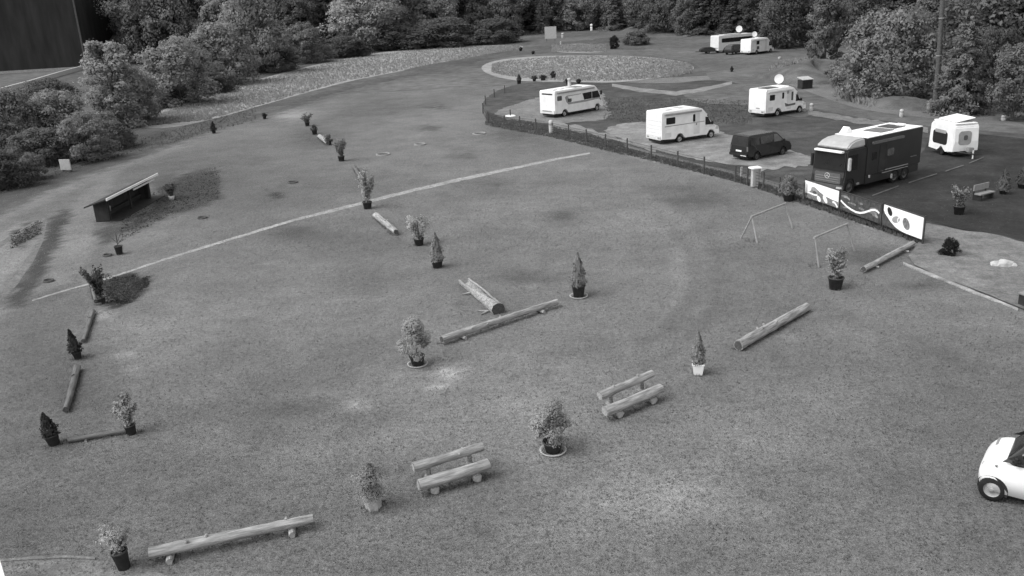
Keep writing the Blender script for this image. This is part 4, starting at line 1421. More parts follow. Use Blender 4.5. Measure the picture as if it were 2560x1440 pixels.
def rrect(x0, x1, z0, z1, r=.08, n=4):
    out = []
    for cx, cz, a in ((x1 - r, z1 - r, 0), (x0 + r, z1 - r, 1), (x0 + r, z0 + r, 2), (x1 - r, z0 + r, 3)):
        out += [(cx + r * math.cos((a + k / n) * math.pi / 2), cz + r * math.sin((a + k / n) * math.pi / 2)) for k in range(n + 1)]
    return out


def side_plate(parent, name, pts, yf, s, mat, out=.012):
    """flat piece on the side s (+1 left, -1 right) of a body whose half width is yf(x, z)"""
    n = len(pts)
    v = [(x, s * (yf(x, z) + out), z) for x, z in pts] + [(x, s * (yf(x, z) - .03), z) for x, z in pts]
    return MB().add(v, [tuple(range(n))] + [(i, (i + 1) % n, n + (i + 1) % n, n + i) for i in range(n)]).build(name, M[mat], parent)


def end_plate(parent, name, pts, x, dirx, mat, out=.012):
    """flat piece on an upright end face at x; pts are (y, z)"""
    n = len(pts)
    v = [(x + dirx * out, y, z) for y, z in pts] + [(x - dirx * .03, y, z) for y, z in pts]
    return MB().add(v, [tuple(range(n))] + [(i, (i + 1) % n, n + (i + 1) % n, n + i) for i in range(n)]).build(name, M[mat], parent)


def slope_plate(parent, name, p, q, w0, w1, mat, a=.04, out=.014):
    """flat piece lying on the sloping face between profile points p (low) and q (high)"""
    P, Q = Vector((p[0], 0, p[1])), Vector((q[0], 0, q[1]))
    d = (Q - P).normalized()
    nrm = Vector((d.z, 0, -d.x))
    lo, hi = P + d * a, Q - d * a
    v = [lo + nrm * out + Vector((0, -w0, 0)), lo + nrm * out + Vector((0, w0, 0)), hi + nrm * out + Vector((0, w1, 0)), hi + nrm * out + Vector((0, -w1, 0))]
    v += [k - nrm * (out + .02) for k in v]
    return MB().add(v, [(0, 1, 2, 3), (0, 1, 5, 4), (1, 2, 6, 5), (2, 3, 7, 6), (3, 0, 4, 7)]).build(name, M[mat], parent)


def place(name, a, b, side, ywheel):
    """two visible wheel feet in the photograph: rear a, front b on side (+1 left, -1 right) -> root whose x=0 is the rear axle, and the wheelbase"""
    A, B = G(*a), G(*b)
    d = B - A
    wb = d.length
    f = d.normalized()
    left = Vector((-f.y, f.x, 0))
    o = A - left * (side * ywheel)
    return empty(name, o, math.atan2(d.y, d.x)), wb


def dish(parent, x, y, z, r=.42):
    """round satellite dish raised on the roof, facing back"""
    mb = MB()
    V, n = [], 20
    for k, (rr_, dd) in enumerate([(.001, .0), (r * .5, .02), (r * .9, .07), (r, .10)]):
        for i in range(n):
            t = 2 * math.pi * i / n
            q = Vector((-.55, -.83, .12)).normalized() * (dd * .5 + .02)      # it looks out over the right rear corner
            e = Vector((.83, -.55, 0)) * (rr_ * math.cos(t)) + Vector((.066, .1, .99)) * (rr_ * math.sin(t))
            V.append((x + q.x + e.x, y + q.y + e.y, z + r + .25 + q.z + e.z))
    mb.add(V, [(k * n + i, k * n + (i + 1) % n, (k + 1) * n + (i + 1) % n, (k + 1) * n + i) for k in range(3) for i in range(n)], True)
    o = mb.build('satellite_dish', M['roofwhite'], parent)
    MB().tube((x + .06, y, z), (x + .02, y, z + r + .2), .05, .04, 8).build('mast', M['lightgrey'], o)
    return o


def roof_items(root, z, items):
    for name, x0, x1, y0, y1, h, mat in items:
        MB().box(x0, x1, y0, y1, z + .003, z + h).build(name, M[mat], root, bevel=.03 if h > .08 else 0)


def lamps(root, x, w, z, dirx, mat, h=.35, wd=.14):
    for s in (-1, 1):
        end_plate(root, 'tail_light' if dirx < 0 else 'headlight', [(s * w - wd / 2, z), (s * w + wd / 2, z), (s * w + wd / 2, z + h), (s * w - wd / 2, z + h)], x, dirx, mat)


def coachbuilt(a, b, label, H=2.85, W=2.25, roh=1.7, side=-1, stripe=True, windows=(), dish_at=None, roof=(), extra=None, name='motorhome'):
    """semi-integrated motorhome on a van cab"""
    root, wb = place(name, a, b, side, .93)
    hw = W / 2
    xe = wb - .75                                               # where the living box meets the cab
    low = [(-roh, .5), (-.52, .42)] + arch(0, .42, .42)[1:-1] + [(.52, .42), (xe, .42)]
    prof = low + [(xe, 2.02), (xe + .25, 2.12), (xe - .35, H - .12), (xe - .75, H), (-roh + .05, H - .02), (-roh, H - .12)]
    MB().prism(prof, -hw, hw).build('living_body', M['white'], root, bevel=.07, sel=lambda e: min(v.co.z for v in e.verts) > .6)
    nose = wb + .92
    cprof = [(xe - .05, .40), (wb - .48, .36)] + arch(wb, .40, .36)[1:-1] + [(wb + .48, .36), (nose - .05, .38), (nose, .62), (nose - .06, .95), (wb + .22, 1.22), (xe + .30, 2.06), (xe - .05, 2.06)]
    cy = lambda x, z: 1.0 if z < 1.2 else 1.0 - .10 * (z - 1.2)
    cab = MB().prism(cprof, -1.0, 1.0, cy).build('cab', M['white'], root, bevel=.06, sel=lambda e: min(v.co.z for v in e.verts) > .55 and max(v.co.x for v in e.verts) > xe + .1)
    slope_plate(cab, 'windscreen', (wb + .22, 1.22), (xe + .30, 2.06), .92, .82, 'glass', .06)
    yf = lambda x, z: 1.0 * cy(x, z)
    for s in (-1, 1):
        side_plate(cab, 'side_window', [(xe + .12, 1.24), (wb + .05, 1.24), (wb - .02, 1.34), (xe + .42, 1.88), (xe + .12, 1.92)], yf, s, 'glass')
        MB().box(wb - .05, wb + .08, s * 1.0, s * 1.22, 1.22, 1.5).build('mirror', M['black'], cab, bevel=.03)
        side_plate(cab, 'headlight', [(nose - .42, .78), (nose - .12, .74), (nose - .12, .95), (nose - .38, 1.04)], yf, s, 'lamp', .016)
    end_plate(cab, 'grille', rrect(-.5, .5, .5, .72, .06), nose - .02, 1, 'black', .03)
    for x in (0, wb):
        for s in (-1, 1): wheel(root, x, s * .93, .34)
    bf = lambda x, z: hw
    for s, x0, x1, z0, z1, mat in windows:
        side_plate(root, 'window', rrect(x0, x1, z0, z1, .07), bf, s, mat)
    if stripe:
        for s in (-1, 1):
            side_plate(root, 'stripe', [(-roh + .3, 1.52), (xe - .1, 1.56), (xe - .1, 1.62), (-roh + .3, 1.60)], bf, s, 'stripe', .006)
        side_plate(root, 'door_handle', rrect(xe - 1.05, xe - .93, 1.36, 1.52, .03), bf, side, 'grey', .02)
    side_plate(root, 'door', rrect(xe - 1.28, xe - .62, .58, 2.36, .06), bf, side, 'white2', .004)
    side_plate(root, 'service_flap', rrect(-roh + .35, -roh + 1.0, .62, 1.02, .05), bf, side, 'white2', .004)
    MB().box(-roh + .25, xe - .5, side * hw + (0 if side > 0 else -.14), side * hw + (.14 if side > 0 else 0), H - .34, H - .18).build('awning_case', M['stripe' if stripe else 'white2'], root, bevel=.03)
    MB().box(-roh - .06, -roh - .003, -hw + .1, hw - .1, .42, .78).build('rear_bumper', M['white2'], root, bevel=.03)
    lamps(root, -roh - .064, hw - .35, .52, -1, 'stripe', .16, .3)
    MB().box(-roh + .1, wb - .8, -.85, .85, .2, .40).build('underbody', M['black'], root)
    roof_items(root, H, roof)
    if dish_at: dish(root, dish_at[0], dish_at[1], H, .46)
    if extra: extra(root, wb, hw, xe, roh, H)
    return tag(root, label, 'motorhome')


def mh2_extra(root, wb, hw, xe, roh, H):
    for z in (1.02, 1.32, 1.62, 2.0):
        MB().box(-roh - .02, -roh - .003, -hw + .14, hw - .14, z, z + .035).build('rear_rib', M['white2'], root)
    end_plate(root, 'number_plate', rrect(-.26, .26, .58, .70, .02), -roh - .064, -1, 'white2')


coachbuilt((1697, 357), (1776, 345), 'white coachbuilt motorhome with rear window, beside the black van', H=2.80, W=2.22, roh=1.95,
           windows=[(-1, -1.5, -.55, 1.72, 2.28, 'glass'), (-1, 1.35, 1.60, 1.66, 2.3, 'glass'), (1, -.8, .4, 1.7, 2.2, 'glass')],
           roof=[('roof_hatch', -1.0, -.3, -.4, .4, .10, 'roofwhite'), ('solar_panel', .3, 1.0, -.55, .55, .04, 'lightgrey'), ('roof_box', -.15, 1.9, -.85, .85, .022, 'roofwhite')], extra=mh2_extra)


def mh3_extra(root, wb, hw, xe, roh, H):
    bf = lambda x, z: hw
    side_plate(root, 'swoosh', [(1.0, .86), (xe - .05, .92), (xe - .05, 1.12), (1.4, 1.06), (.85, 1.26)], bf, -1, 'darkstripe', .008)
    end_plate(root, 'rear_badge', rrect(-.35, .15, .84, .96, .04), -roh, -1, 'stripe')


coachbuilt((1941, 291), (1997, 282), 'white motorhome with a raised round dish and three side windows, on the far plot', H=2.75, W=2.25, roh=1.75, stripe=False,
           windows=[(-1, -1.25, -.55, 1.65, 2.2, 'glass'), (-1, .45, .72, 1.68, 2.28, 'glass'), (-1, 1.75, 2.02, 1.4, 2.25, 'greyglass'), (-1, 1.1, 1.4, 2.1, 2.4, 'stripe')],
           dish_at=(1.2, .1), roof=[('solar_panel', -1.2, .5, -.6, .5, .05, 'greyglass'), ('roof_rail', .7, 1.8, -.7, .7, .06, 'roofwhite')], extra=mh3_extra)

# integrated motorhome
root, wb = place('motorhome', (1410, 292), (1491, 277), -1, .93)
H, hw, roh = 2.85, 1.14, 1.5
fx = wb + .75
prof = [(-roh, .5), (-.52, .42)] + arch(0, .42, .42)[1:-1] + [(.52, .42), (wb - .5, .42)] + arch(wb, .42, .42)[1:-1] + [(wb + .5, .42), (fx, .5), (fx + .05, 1.0), (fx - .1, 1.35), (fx - .75, 2.45), (fx - 1.2, H - .03), (fx - 1.6, H), (-roh + .05, H - .02), (-roh, H - .15)]
MB().prism(prof, -hw, hw).build('living_body', M['white'], root, bevel=.08, sel=lambda e: min(v.co.z for v in e.verts) > .6)
slope_plate(root, 'windscreen', (fx - .1, 1.35), (fx - .75, 2.45), .98, .9, 'glass', .08)
bf = lambda x, z: hw
side_plate(root, 'window', rrect(-roh + .35, -.45, 1.78, 2.28, .1), bf, -1, 'greyglass')
xs = wb - 2.55
side_plate(root, 'swoosh_panel', [(.2, 1.55), (.55, 1.24), (xs + .6, 1.24), (wb + .2, 1.34), (fx - .25, 1.12), (fx - .12, 1.26), (wb + .3, 1.50), (xs + .6, 1.42), (xs - .1, 2.05), (xs, 2.2), (.3, 2.2), (.0, 2.05)], bf, -1, 'stripe', .008)
side_plate(root, 'pale_panel', [(.95, 1.45), (xs + .4, 1.46), (xs + .05, 2.12), (.42, 2.10)], bf, -1, 'white', .016)
side_plate(root, 'window', rrect(.42, 1.0, 1.5, 1.85, .08), bf, -1, 'greyglass', .022)
side_plate(root, 'side_window', [(xs + .45, 1.48), (wb - .95, 1.48), (wb - .95, 2.22), (xs + .15, 2.18), (xs + .2, 2.05)], bf, -1, 'glass', .02)
side_plate(root, 'side_window', [(wb - .88, 1.48), (fx - .32, 1.50), (fx - .72, 2.22), (wb - .88, 2.22)], bf, -1, 'glass', .02)
side_plate(root, 'window', rrect(.2, 1.4, 1.6, 2.2, .08), bf, 1, 'glass')
MB().box(-roh + .3, fx - 1.3, -hw - .14, -hw, H - .34, H - .18).build('awning_case', M['stripe'], root, bevel=.03)
end_plate(root, 'rear_light_bar', rrect(-.8, .8, 2.42, 2.56, .05), -roh, -1, 'black')
MB().box(-roh - .08, -roh - .003, -hw + .06, hw - .06, .45, .85).build('rear_bumper', M['white2'], root, bevel=.03)
end_plate(root, 'number_plate', rrect(-.7, .7, .66, .8, .04), -roh - .08, -1, 'stripe')
for x in (0, wb):
    for s in (-1, 1): wheel(root, x, s * .93, .36)
for s in (-1, 1):
    MB().box(fx - .4, fx - .2, s * (hw + .02), s * (hw + .2), 1.75, 2.2).build('mirror', M['black'], root, bevel=.03)
    end_plate(root, 'headlight', rrect(s * .8 - .16, s * .8 + .16, .72, .95, .06), fx + .02, 1, 'lamp', .02)
MB().box(-roh + .1, wb + .3, -.85, .85, .2, .40).build('underbody', M['black'], root)
roof_items(root, H, [('roof_hatch', -1.0, -.4, -.4, .4, .09, 'roofwhite'), ('roof_hatch', .1, .7, -.4, .4, .1, 'roofwhite'), ('solar_panel', 1.8, 2.9, -.9, .2, .04, 'grey')])
do = MB().lathe([(.45, H + .01), (.42, H + .1), (.2, H + .14), (.17, H + .75), (.24, H + .8), (.24, H + .95), (.001, H + .98)], 14, (1.9, .0)).build('roof_dome', M['lightgrey'], root)
tag(root, 'white integrated motorhome with a long dark front window, by the fence corner', 'motorhome')

# black van
root, wb = place('van', (1889, 401), (1954, 388), -1, .80)
k = wb / 3.0
prof = [(-.95, .45), (-.42, .34)] + arch(0, .38, .34)[1:-1] + [(.42, .34), (wb - .42, .34)] + arch(wb, .38, .34)[1:-1] + [(wb + .42, .34), (wb + .85, .36), (wb + .92, .7), (wb + .78, .98), (wb + .15, 1.18), (wb - .65, 1.86), (wb - 1.0, 1.93), (-.6, 1.95), (-.86, 1.85), (-.98, 1.15), (-1.0, .7)]
vy = lambda x, z: 1.0 if z < 1.1 else 1.0 - .17 * (z - 1.1)
body = MB().prism(prof, -.95, .95, vy).build('body', M['vandark'], root, bevel=.06, sel=lambda e: min(v.co.z for v in e.verts) > .55)
yf = lambda x, z: .95 * vy(x, z)
slope_plate(root, 'windscreen', (wb + .15, 1.18), (wb - .65, 1.86), .84, .76, 'glass', .06)
slope_plate(root, 'rear_window', (-.86, 1.8), (-.98, 1.2), .72, .74, 'glass', .05)
for s in (-1, 1):
    side_plate(root, 'side_window', [(wb - 1.05, 1.2), (wb - .05, 1.2), (wb - .72, 1.76), (wb - 1.05, 1.78)], yf, s, 'greyglass')
    side_plate(root, 'side_window', rrect(.35, wb - 1.2, 1.2, 1.76, .06), yf, s, 'glass')
    side_plate(root, 'side_window', rrect(-.75, .22, 1.2, 1.74, .06), yf, s, 'glass')
    MB().box(wb - .15, wb - .02, s * .95, s * 1.14, 1.14, 1.34).build('mirror', M['black'], root, bevel=.03)
    end_plate(root, 'tail_light', [(s * .86 - .06, .8), (s * .86 + .06, .8), (s * .84 + .06, 1.15), (s * .84 - .06, 1.15)], -.985, -1, 'darkstripe', .02)
    end_plate(root, 'headlight', rrect(s * .72 - .14, s * .72 + .14, .72, .9, .05), wb + .86, 1, 'lamp', .02)
end_plate(root, 'number_plate', rrect(-.28, .28, .72, .84, .02), -1.0, -1, 'banner', .015)
MB().box(-1.1, -1.005, -.9, .9, .40, .62).build('rear_bumper', M['vandark'], root, bevel=.03)
MB().box(-1.115, -1.102, -.86, -.3, .44, .50).build('bumper_glint', M['silver'], root)  # bright strip stands in for light reflected off the bumper
for x in (0, wb):
    for s in (-1, 1): wheel(root, x, s * .82, .33, .21, 'rimdark')
MB().box(-.8, wb + .7, -.75, .75, .2, .36).build('underbody', M['black'], root)
tag(root, 'black passenger van seen from behind, beside the white coachbuilt motorhome', 'van')

# expedition truck with dark living box
root, L = place('truck', (2292, 443), (2108, 492), 1, 1.25)
H = 3.35
hw = 1.25
cabx = L - 2.05
BX0 = -.2
MB().box(BX0, cabx - .05, -hw, hw, .95, H).build('living_box', M['truckdark'], root, bevel=.05)
MB().box(BX0 + .03, cabx - .1, -hw + .03, hw - .03, H + .003, H + .045).build('roof_panel', M['roofwhite'], root)
MB().box(BX0 + .1, cabx - .1, -hw + .12, hw - .05, .42, .945).build('side_skirt', M['truckdark'], root, bevel=.03)
cprof = [(cabx, .5), (L - 1.15, .48)] + arch(L - .62, .5, .5)[1:-1] + [(L - .1, .5), (L - .02, .6), (L, 1.15), (L - .06, 1.45), (L - .14, 2.78), (L - .26, 2.88), (cabx, 2.88)]
cab = MB().prism(cprof, -1.22, 1.22).build('cab', M['truckdark'], root, bevel=.07, sel=lambda e: min(v.co.z for v in e.verts) > .7)
MB().prism([(cabx + .01, 2.883), (L - .22, 2.883), (L - .30, 3.02), (L - .66, 3.24), (L - 1.15, 3.36), (cabx + .01, 3.40)], -1.17, 1.17, lambda x, z: 1 - .16 * max(0, z - 2.9)).build('cab_roof', M['truckcab'], root, bevel=.12, seg=3)
slope_plate(cab, 'windscreen', (L - .06, 1.5), (L - .14, 2.76), 1.1, 1.08, 'glass', .02)
MB().box(L - .14, L + .14, -1.02, 1.02, 2.68, 2.80).build('sun_visor', M['roofwhite'], cab, bevel=.02)
end_plate(cab, 'grille', rrect(-.95, .95, .72, 1.36, .08), L - .02, 1, 'trucklow', .03)
for z in (.84, .98, 1.12):
    MB().box(L + .012, L + .03, -.85, .85, z, z + .03).build('grille_bar', M['grey'], cab)
ring_b = MB()
for i in range(16):
    t0, t1 = 2 * math.pi * i / 16, 2 * math.pi * (i + 1) / 16
    ring_b.tube((L + .035, .17 * math.cos(t0), 1.18 + .17 * math.sin(t0)), (L + .035, .17 * math.cos(t1), 1.18 + .17 * math.sin(t1)), .016, n=5, caps=False)
for t in (90, 210, 330):
    ring_b.tube((L + .035, 0, 1.18), (L + .035, .17 * math.cos(math.radians(t)), 1.18 + .17 * math.sin(math.radians(t))), .014, n=5, caps=False)
ring_b.build('emblem', M['silver'], cab)
MB().box(L - .08, L + .08, -1.2, 1.2, .38, .66).build('front_bumper', M['trucklow'], root, bevel=.04)
for s in (-1, 1):
    end_plate(root, 'headlight', rrect(s * .95 - .2, s * .95 + .2, .45, .58, .04), L + .08, 1, 'lamp', .02)
    side_plate(cab, 'side_window', [(L - 1.25, 1.55), (L - .25, 1.55), (L - .34, 2.5), (L - 1.25, 2.52)], lambda x, z: 1.22, s, 'glass')
    MB().box(L - .32, L - .14, s * 1.27, s * 1.47, 1.6, 2.4).build('mirror', M['lightgrey'] if s > 0 else M['black'], root, bevel=.04)
    side_plate(cab, 'step', rrect(L - 1.5, L - 1.25, .55, .68, .03), lambda x, z: 1.22, s, 'grey', .05)
    for x in (L - .62,): wheel(root, x, s * 1.05, .5, .3, 'rimdark')
    for x in (1.4, 2.5): wheel(root, x, s * 1.05, .5, .3, 'rimdark')
yb = lambda x, z: hw
side_plate(root, 'window', rrect(2.9, 3.6, 1.95, 2.4, .06), yb, 1, 'greyglass')
side_plate(root, 'window', rrect(cabx - 1.1, cabx - .6, 1.9, 2.4, .06), yb, 1, 'glass')
side_plate(root, 'door', rrect(cabx - 2.1, cabx - 1.35, 1.0, 2.75, .06), yb, 1, 'cover', .02)
side_plate(root, 'awning_case', rrect(2.0, cabx - .5, 2.92, 3.08, .05), yb, 1, 'darkstripe', .09)
side_plate(root, 'trim_line', rrect(1.2, cabx - 1.6, 1.06, 1.11, .02), yb, 1, 'stripe', .02)
side_plate(root, 'trim_line', rrect(1.2, cabx - 1.8, .90, .94, .015), yb, 1, 'stripe', .02)
side_plate(root, 'trim_line', rrect(.3, 1.0, 1.5, 1.56, .02), yb, 1, 'darkstripe', .02)
side_plate(root, 'side_light', rrect(cabx - .5, cabx - .4, .8, 1.0, .03), yb, 1, 'lightgrey', .05)
side_plate(root, 'side_light', rrect(2.9, 3.02, .4, .7, .03), yb, 1, 'lightgrey', .05)
roof_items(root, H + .045, [('solar_panel', .7, 1.9, -.75, .5, .05, 'glass'), ('solar_panel', 2.3, 3.7, -.55, .75, .05, 'greyglass'), ('roof_hatch', .25, .6, -.3, .3, .12, 'roofwhite')])
MB().prism([(cabx - 1.3, H + .05), (cabx - .5, H + .05), (cabx - .9, H + .42)], -hw + .05, -hw + .5).build('wind_deflector', M['roofwhite'], root)
MB().box(.3, L - .3, -.9, .9, .45, .9).build('chassis', M['black'], root)
tag(root, 'big dark expedition truck with a white roof behind the banners', 'truck')

# small caravan
ca, cb, cc_ = G(2320, 380), G(2379, 397), G(2420, 383)
ax_ = (cb - ca)
root = empty('caravan', ca, math.atan2(ax_.y, ax_.x))
Lc = max(2.2, ax_.length)
Wc = 1.95
prof = [(0, .42), (Lc * .35, .38)] + arch(Lc * .52, .3, .38)[1:-1] + [(Lc * .7, .38), (Lc, .5), (Lc + .04, 1.2), (Lc - .06, 2.2), (Lc - .22, 2.42), (.25, 2.42), (.02, 2.2), (-.04, 1.2)]
MB().prism(prof, 0, Wc).build('body', M['white'], root, bevel=.06, seg=3, sel=lambda e: min(v.co.z for v in e.verts) > .55)
MB().box(.12, Lc - .12, .12, Wc - .12, 2.422, 2.50).build('roof', M['roofwhite'], root, bevel=.03)
hatch = MB().add([(.4, .35, 2.55), (Lc - .35, .35, 2.55), (Lc - .35, Wc - .2, 2.78), (.4, Wc - .2, 2.78), (.4, .35, 2.60), (Lc - .35, .35, 2.60), (Lc - .35, Wc - .2, 2.83), (.4, Wc - .2, 2.83)],
                 [(0, 1, 2, 3), (4, 5, 6, 7), (0, 1, 5, 4), (1, 2, 6, 5), (2, 3, 7, 6), (3, 0, 4, 7)]).build('pop_up_roof', M['roofwhite'], root)
MB().box(.5, Lc - .45, .5, Wc - .3, 2.5, 2.57).build('roof_canvas', M['grey'], root)
zf = lambda x, z: 0.0
pts = rrect(Lc * .14, Lc * .74, .85, 1.80, .22)
MB().add([(x, -.014, z) for x, z in pts] + [(x, .03, z) for x, z in pts], [tuple(range(len(pts)))] + [(i, (i + 1) % len(pts), len(pts) + (i + 1) % len(pts), len(pts) + i) for i in range(len(pts))]).build('window', M['glass'], root)
pts = rrect(Lc * .22, Lc * .68, 1.66, 1.9, .08)
MB().add([(x, -.020, z) for x, z in pts], [tuple(range(len(pts)))]).build('window_blind', M['stripe'], root)
pts = rrect(.7, 1.1, .62, .78, .05)
MB().add([(x, -.016, z) for x, z in pts] + [(x, .03, z) for x, z in pts], [tuple(range(len(pts)))] + [(i, (i + 1) % len(pts), len(pts) + (i + 1) % len(pts), len(pts) + i) for i in range(len(pts))]).build('hatch_cover', M['white'], root)
end_plate(root, 'front_window', rrect(.35, 1.35, .95, 1.95, .25), Lc + .01, 1, 'stripe', .03)
end_plate(root, 'front_window_pane', rrect(.75, 1.05, 1.3, 1.65, .1), Lc + .01, 1, 'greyglass', .045)
for y in (.1, Wc - .1):
    e = empty('tmp')
    bpy.data.objects.remove(e)
wheel(root, Lc * .52, .10, .27, .18)
wheel(root, Lc * .52, Wc - .10, .27, .18)
MB().tube((Lc - .2, .35, .42), (Lc + 1.1, Wc / 2, .45), .06, .05, 8).build('drawbar', M['black'], root)
MB().tube((Lc - .2, Wc - .35, .42), (Lc + 1.1, Wc / 2, .45), .06, .05, 8).build('drawbar', M['black'], root)
MB().box(Lc + .35, Lc + .75, Wc / 2 - .2, Wc / 2 + .2, .5, .85).build('gas_box', M['grey'], root, bevel=.04)
MB().tube((Lc + .95, Wc / 2, .1), (Lc + .95, Wc / 2, .7), .05, .05, 8).build('jockey_stand', M['silver'], root)
MB().box(.1, Lc - .1, .25, Wc - .25, .25, .40).build('underbody', M['black'], root)
tag(root, 'small boxy white caravan with a raised roof, right of the dark truck', 'caravan')


# far motorhomes on the road
coach, wbc = place('motorhome', (1812, 132), (1872, 126), -1, 1.05)
H = 3.1
MB().prism([(-1.6, .5)] + [(-.6, .45)] + arch(0, .5, .45)[1:-1] + [(.6, .45), (wbc + 1.2, .45), (wbc + 1.4, 1.2), (wbc + 1.0, H - .1), (wbc + .7, H), (-1.55, H), (-1.6, H - .1)], -1.15, 1.15).build('living_body', M['white2'], coach, bevel=.08, sel=lambda e: min(v.co.z for v in e.verts) > .6)
side_plate(coach, 'window_band', rrect(-.9, wbc + .6, 1.85, 2.6, .2), lambda x, z: 1.15, -1, 'glass', .02)
side_plate(coach, 'skirt', rrect(.8, wbc + 1.0, .5, 1.0, .06), lambda x, z: 1.15, -1, 'black', .02)
end_plate(coach, 'rear_stripe', rrect(-1.05, 1.05, .85, 1.0, .04), -1.6, -1, 'stripe')
for x in (0, wbc):
    for s in (-1, 1): wheel(coach, x, s * 1.0, .5, .28, 'rimdark')
dish(coach, wbc * .72, 0, H, .6)
MB().box(-1.2, wbc, -.8, .8, .3, .46).build('underbody', M['black'], coach)
roof_items(coach, H, [('roof_rail', .0, wbc * .7, -.8, .8, .12, 'lightgrey')])
tag(coach, 'far long motorhome with a dark window band and round dish', 'motorhome')
coachbuilt((1890, 136), (1926, 131), 'far smaller white motorhome with a dish and dark nose, overlapping the long one', H=2.7, W=2.2, roh=1.8, stripe=False,
           windows=[(-1, -.2, .6, 1.7, 2.3, 'glass'), (-1, -.1, .6, .85, 1.4, 'greyglass')], dish_at=(.6, 0), roof=[('roof_hatch', 1.2, 1.9, -.4, .4, .1, 'roofwhite')],
           extra=lambda r, wb, hw, xe, roh, H: MB().box(xe + .9, wb + 1.6, -1.1, 1.1, .7, 2.2).build('cab_cover', M['cover'], r, bevel=.2))


def dark_car(a, b, label, mat='vandark', Hc=1.45, name='car'):
    root, wb = place(name, a, b, -1, .75)
    prof = [(-.75, .4), (-.4, .3)] + arch(0, .36, .3)[1:-1] + [(.4, .3), (wb - .4, .3)] + arch(wb, .36, .3)[1:-1] + [(wb + .4, .3), (wb + .8, .4), (wb + .78, .72), (wb + .05, .92), (wb - .7, Hc - .04), (.2, Hc), (-.5, Hc - .2), (-.78, .9)]
    vy = lambda x, z: 1.0 if z < .9 else 1.0 - .3 * (z - .9)
    MB().prism(prof, -.86, .86, vy).build('body', M[mat], root, bevel=.06, sel=lambda e: min(v.co.z for v in e.verts) > .5)
    yf = lambda x, z: .86 * vy(x, z)
    for s in (-1, 1):
        side_plate(root, 'side_window', [(-.3, .96), (wb - .05, .96), (wb - .75, Hc - .12), (.1, Hc - .1)], yf, s, 'glass')
    slope_plate(root, 'windscreen', (wb + .05, .92), (wb - .7, Hc - .04), .75, .66, 'glass', .06)
    for x in (0, wb):
        for s in (-1, 1): wheel(root, x, s * .76, .31, .19, 'rim')
    return tag(root, label, 'car')


dark_car((1834, 137), (1857, 134), 'dark car parked in front of the far long motorhome', Hc=1.75)
tr = empty('covered_trailer', G(1768, 134))
MB().prism([(-1.4, .35), (1.4, .35), (1.3, .95), (.6, 1.2), (-.7, 1.15), (-1.4, .8)], -.8, .8).build('cover', M['cover'], tr, bevel=.1, seg=3)
wheel(tr, 0, -.75, .3, .18, 'rimdark')
wheel(tr, 0, .75, .3, .18, 'rimdark')
MB().tube((-1.4, 0, .4), (-2.2, 0, .42), .05, .05, 6).build('drawbar', M['black'], tr)
tag(tr, 'low dark covered trailer left of the far long motorhome', 'trailer')

# white small car at the right edge
def loft(st, n=4.5, k=22):
    """smooth shell through stations (x, low z, top z, half width)"""
    V = []
    for x, z0, z1, w in st:
        for i in range(k):
            t = math.pi * i / (k - 1)
            c_, s_ = math.cos(t), math.sin(t)
            V.append((x, w * math.copysign(abs(c_) ** (2 / n), c_), z0 + (z1 - z0) * abs(s_) ** (2 / n)))
    m = len(st)
    F = [(j * k + i, j * k + i + 1, (j + 1) * k + i + 1, (j + 1) * k + i) for j in range(m - 1) for i in range(k - 1)]
    F += [(j * k + k - 1, j * k, (j + 1) * k, (j + 1) * k + k - 1) for j in range(m - 1)]
    return MB().add(V, F, True).add(V[:k], [tuple(range(k))]).add(V[-k:], [tuple(range(k))])


def spline(st, sub=4):
    out = []
    for i in range(len(st) - 1):
        p0, p1, p2, p3 = st[max(i - 1, 0)], st[i], st[i + 1], st[min(i + 2, len(st) - 1)]
        for j in range(sub):
            t = j / sub
            out.append(tuple(.5 * (2 * b + (c - a) * t + (2 * a - 5 * b + 4 * c - d) * t * t + (3 * b - a - 3 * c + d) * t ** 3) for a, b, c, d in zip(p0, p1, p2, p3)))
    return out + [st[-1]]


B = G(2494, 1250)
f = Vector((-.79, .61, 0)).normalized()
left = Vector((-f.y, f.x, 0))
wb = 1.9
o = B - f * wb - left * .74
root = empty('car', o, math.atan2(f.y, f.x))
root.scale = (1.08, 1.08, 1.12)
loft(spline([(-.62, .48, .72, .55), (-.5, .36, .98, .72), (-.2, .30, 1.10, .80), (.4, .27, 1.13, .83), (1.2, .27, 1.13, .84), (wb - .2, .27, 1.12, .84), (wb + .04, .28, 1.07, .82),
             (wb + .17, .30, .99, .78), (wb + .27, .33, .88, .71), (wb + .34, .39, .75, .60), (wb + .37, .46, .64, .48)])).build('body', M['white'], root)
loft(spline([(wb - .20, 1.0, 1.11, .66), (wb - .38, 1.0, 1.30, .73), (wb - .62, 1.0, 1.50, .72), (wb - .95, 1.0, 1.60, .70), (.6, 1.0, 1.61, .69), (.0, 1.0, 1.56, .69), (-.3, 1.0, 1.40, .68), (-.48, 1.0, 1.14, .66)]), 3.4).build('greenhouse', M['glass'], root)
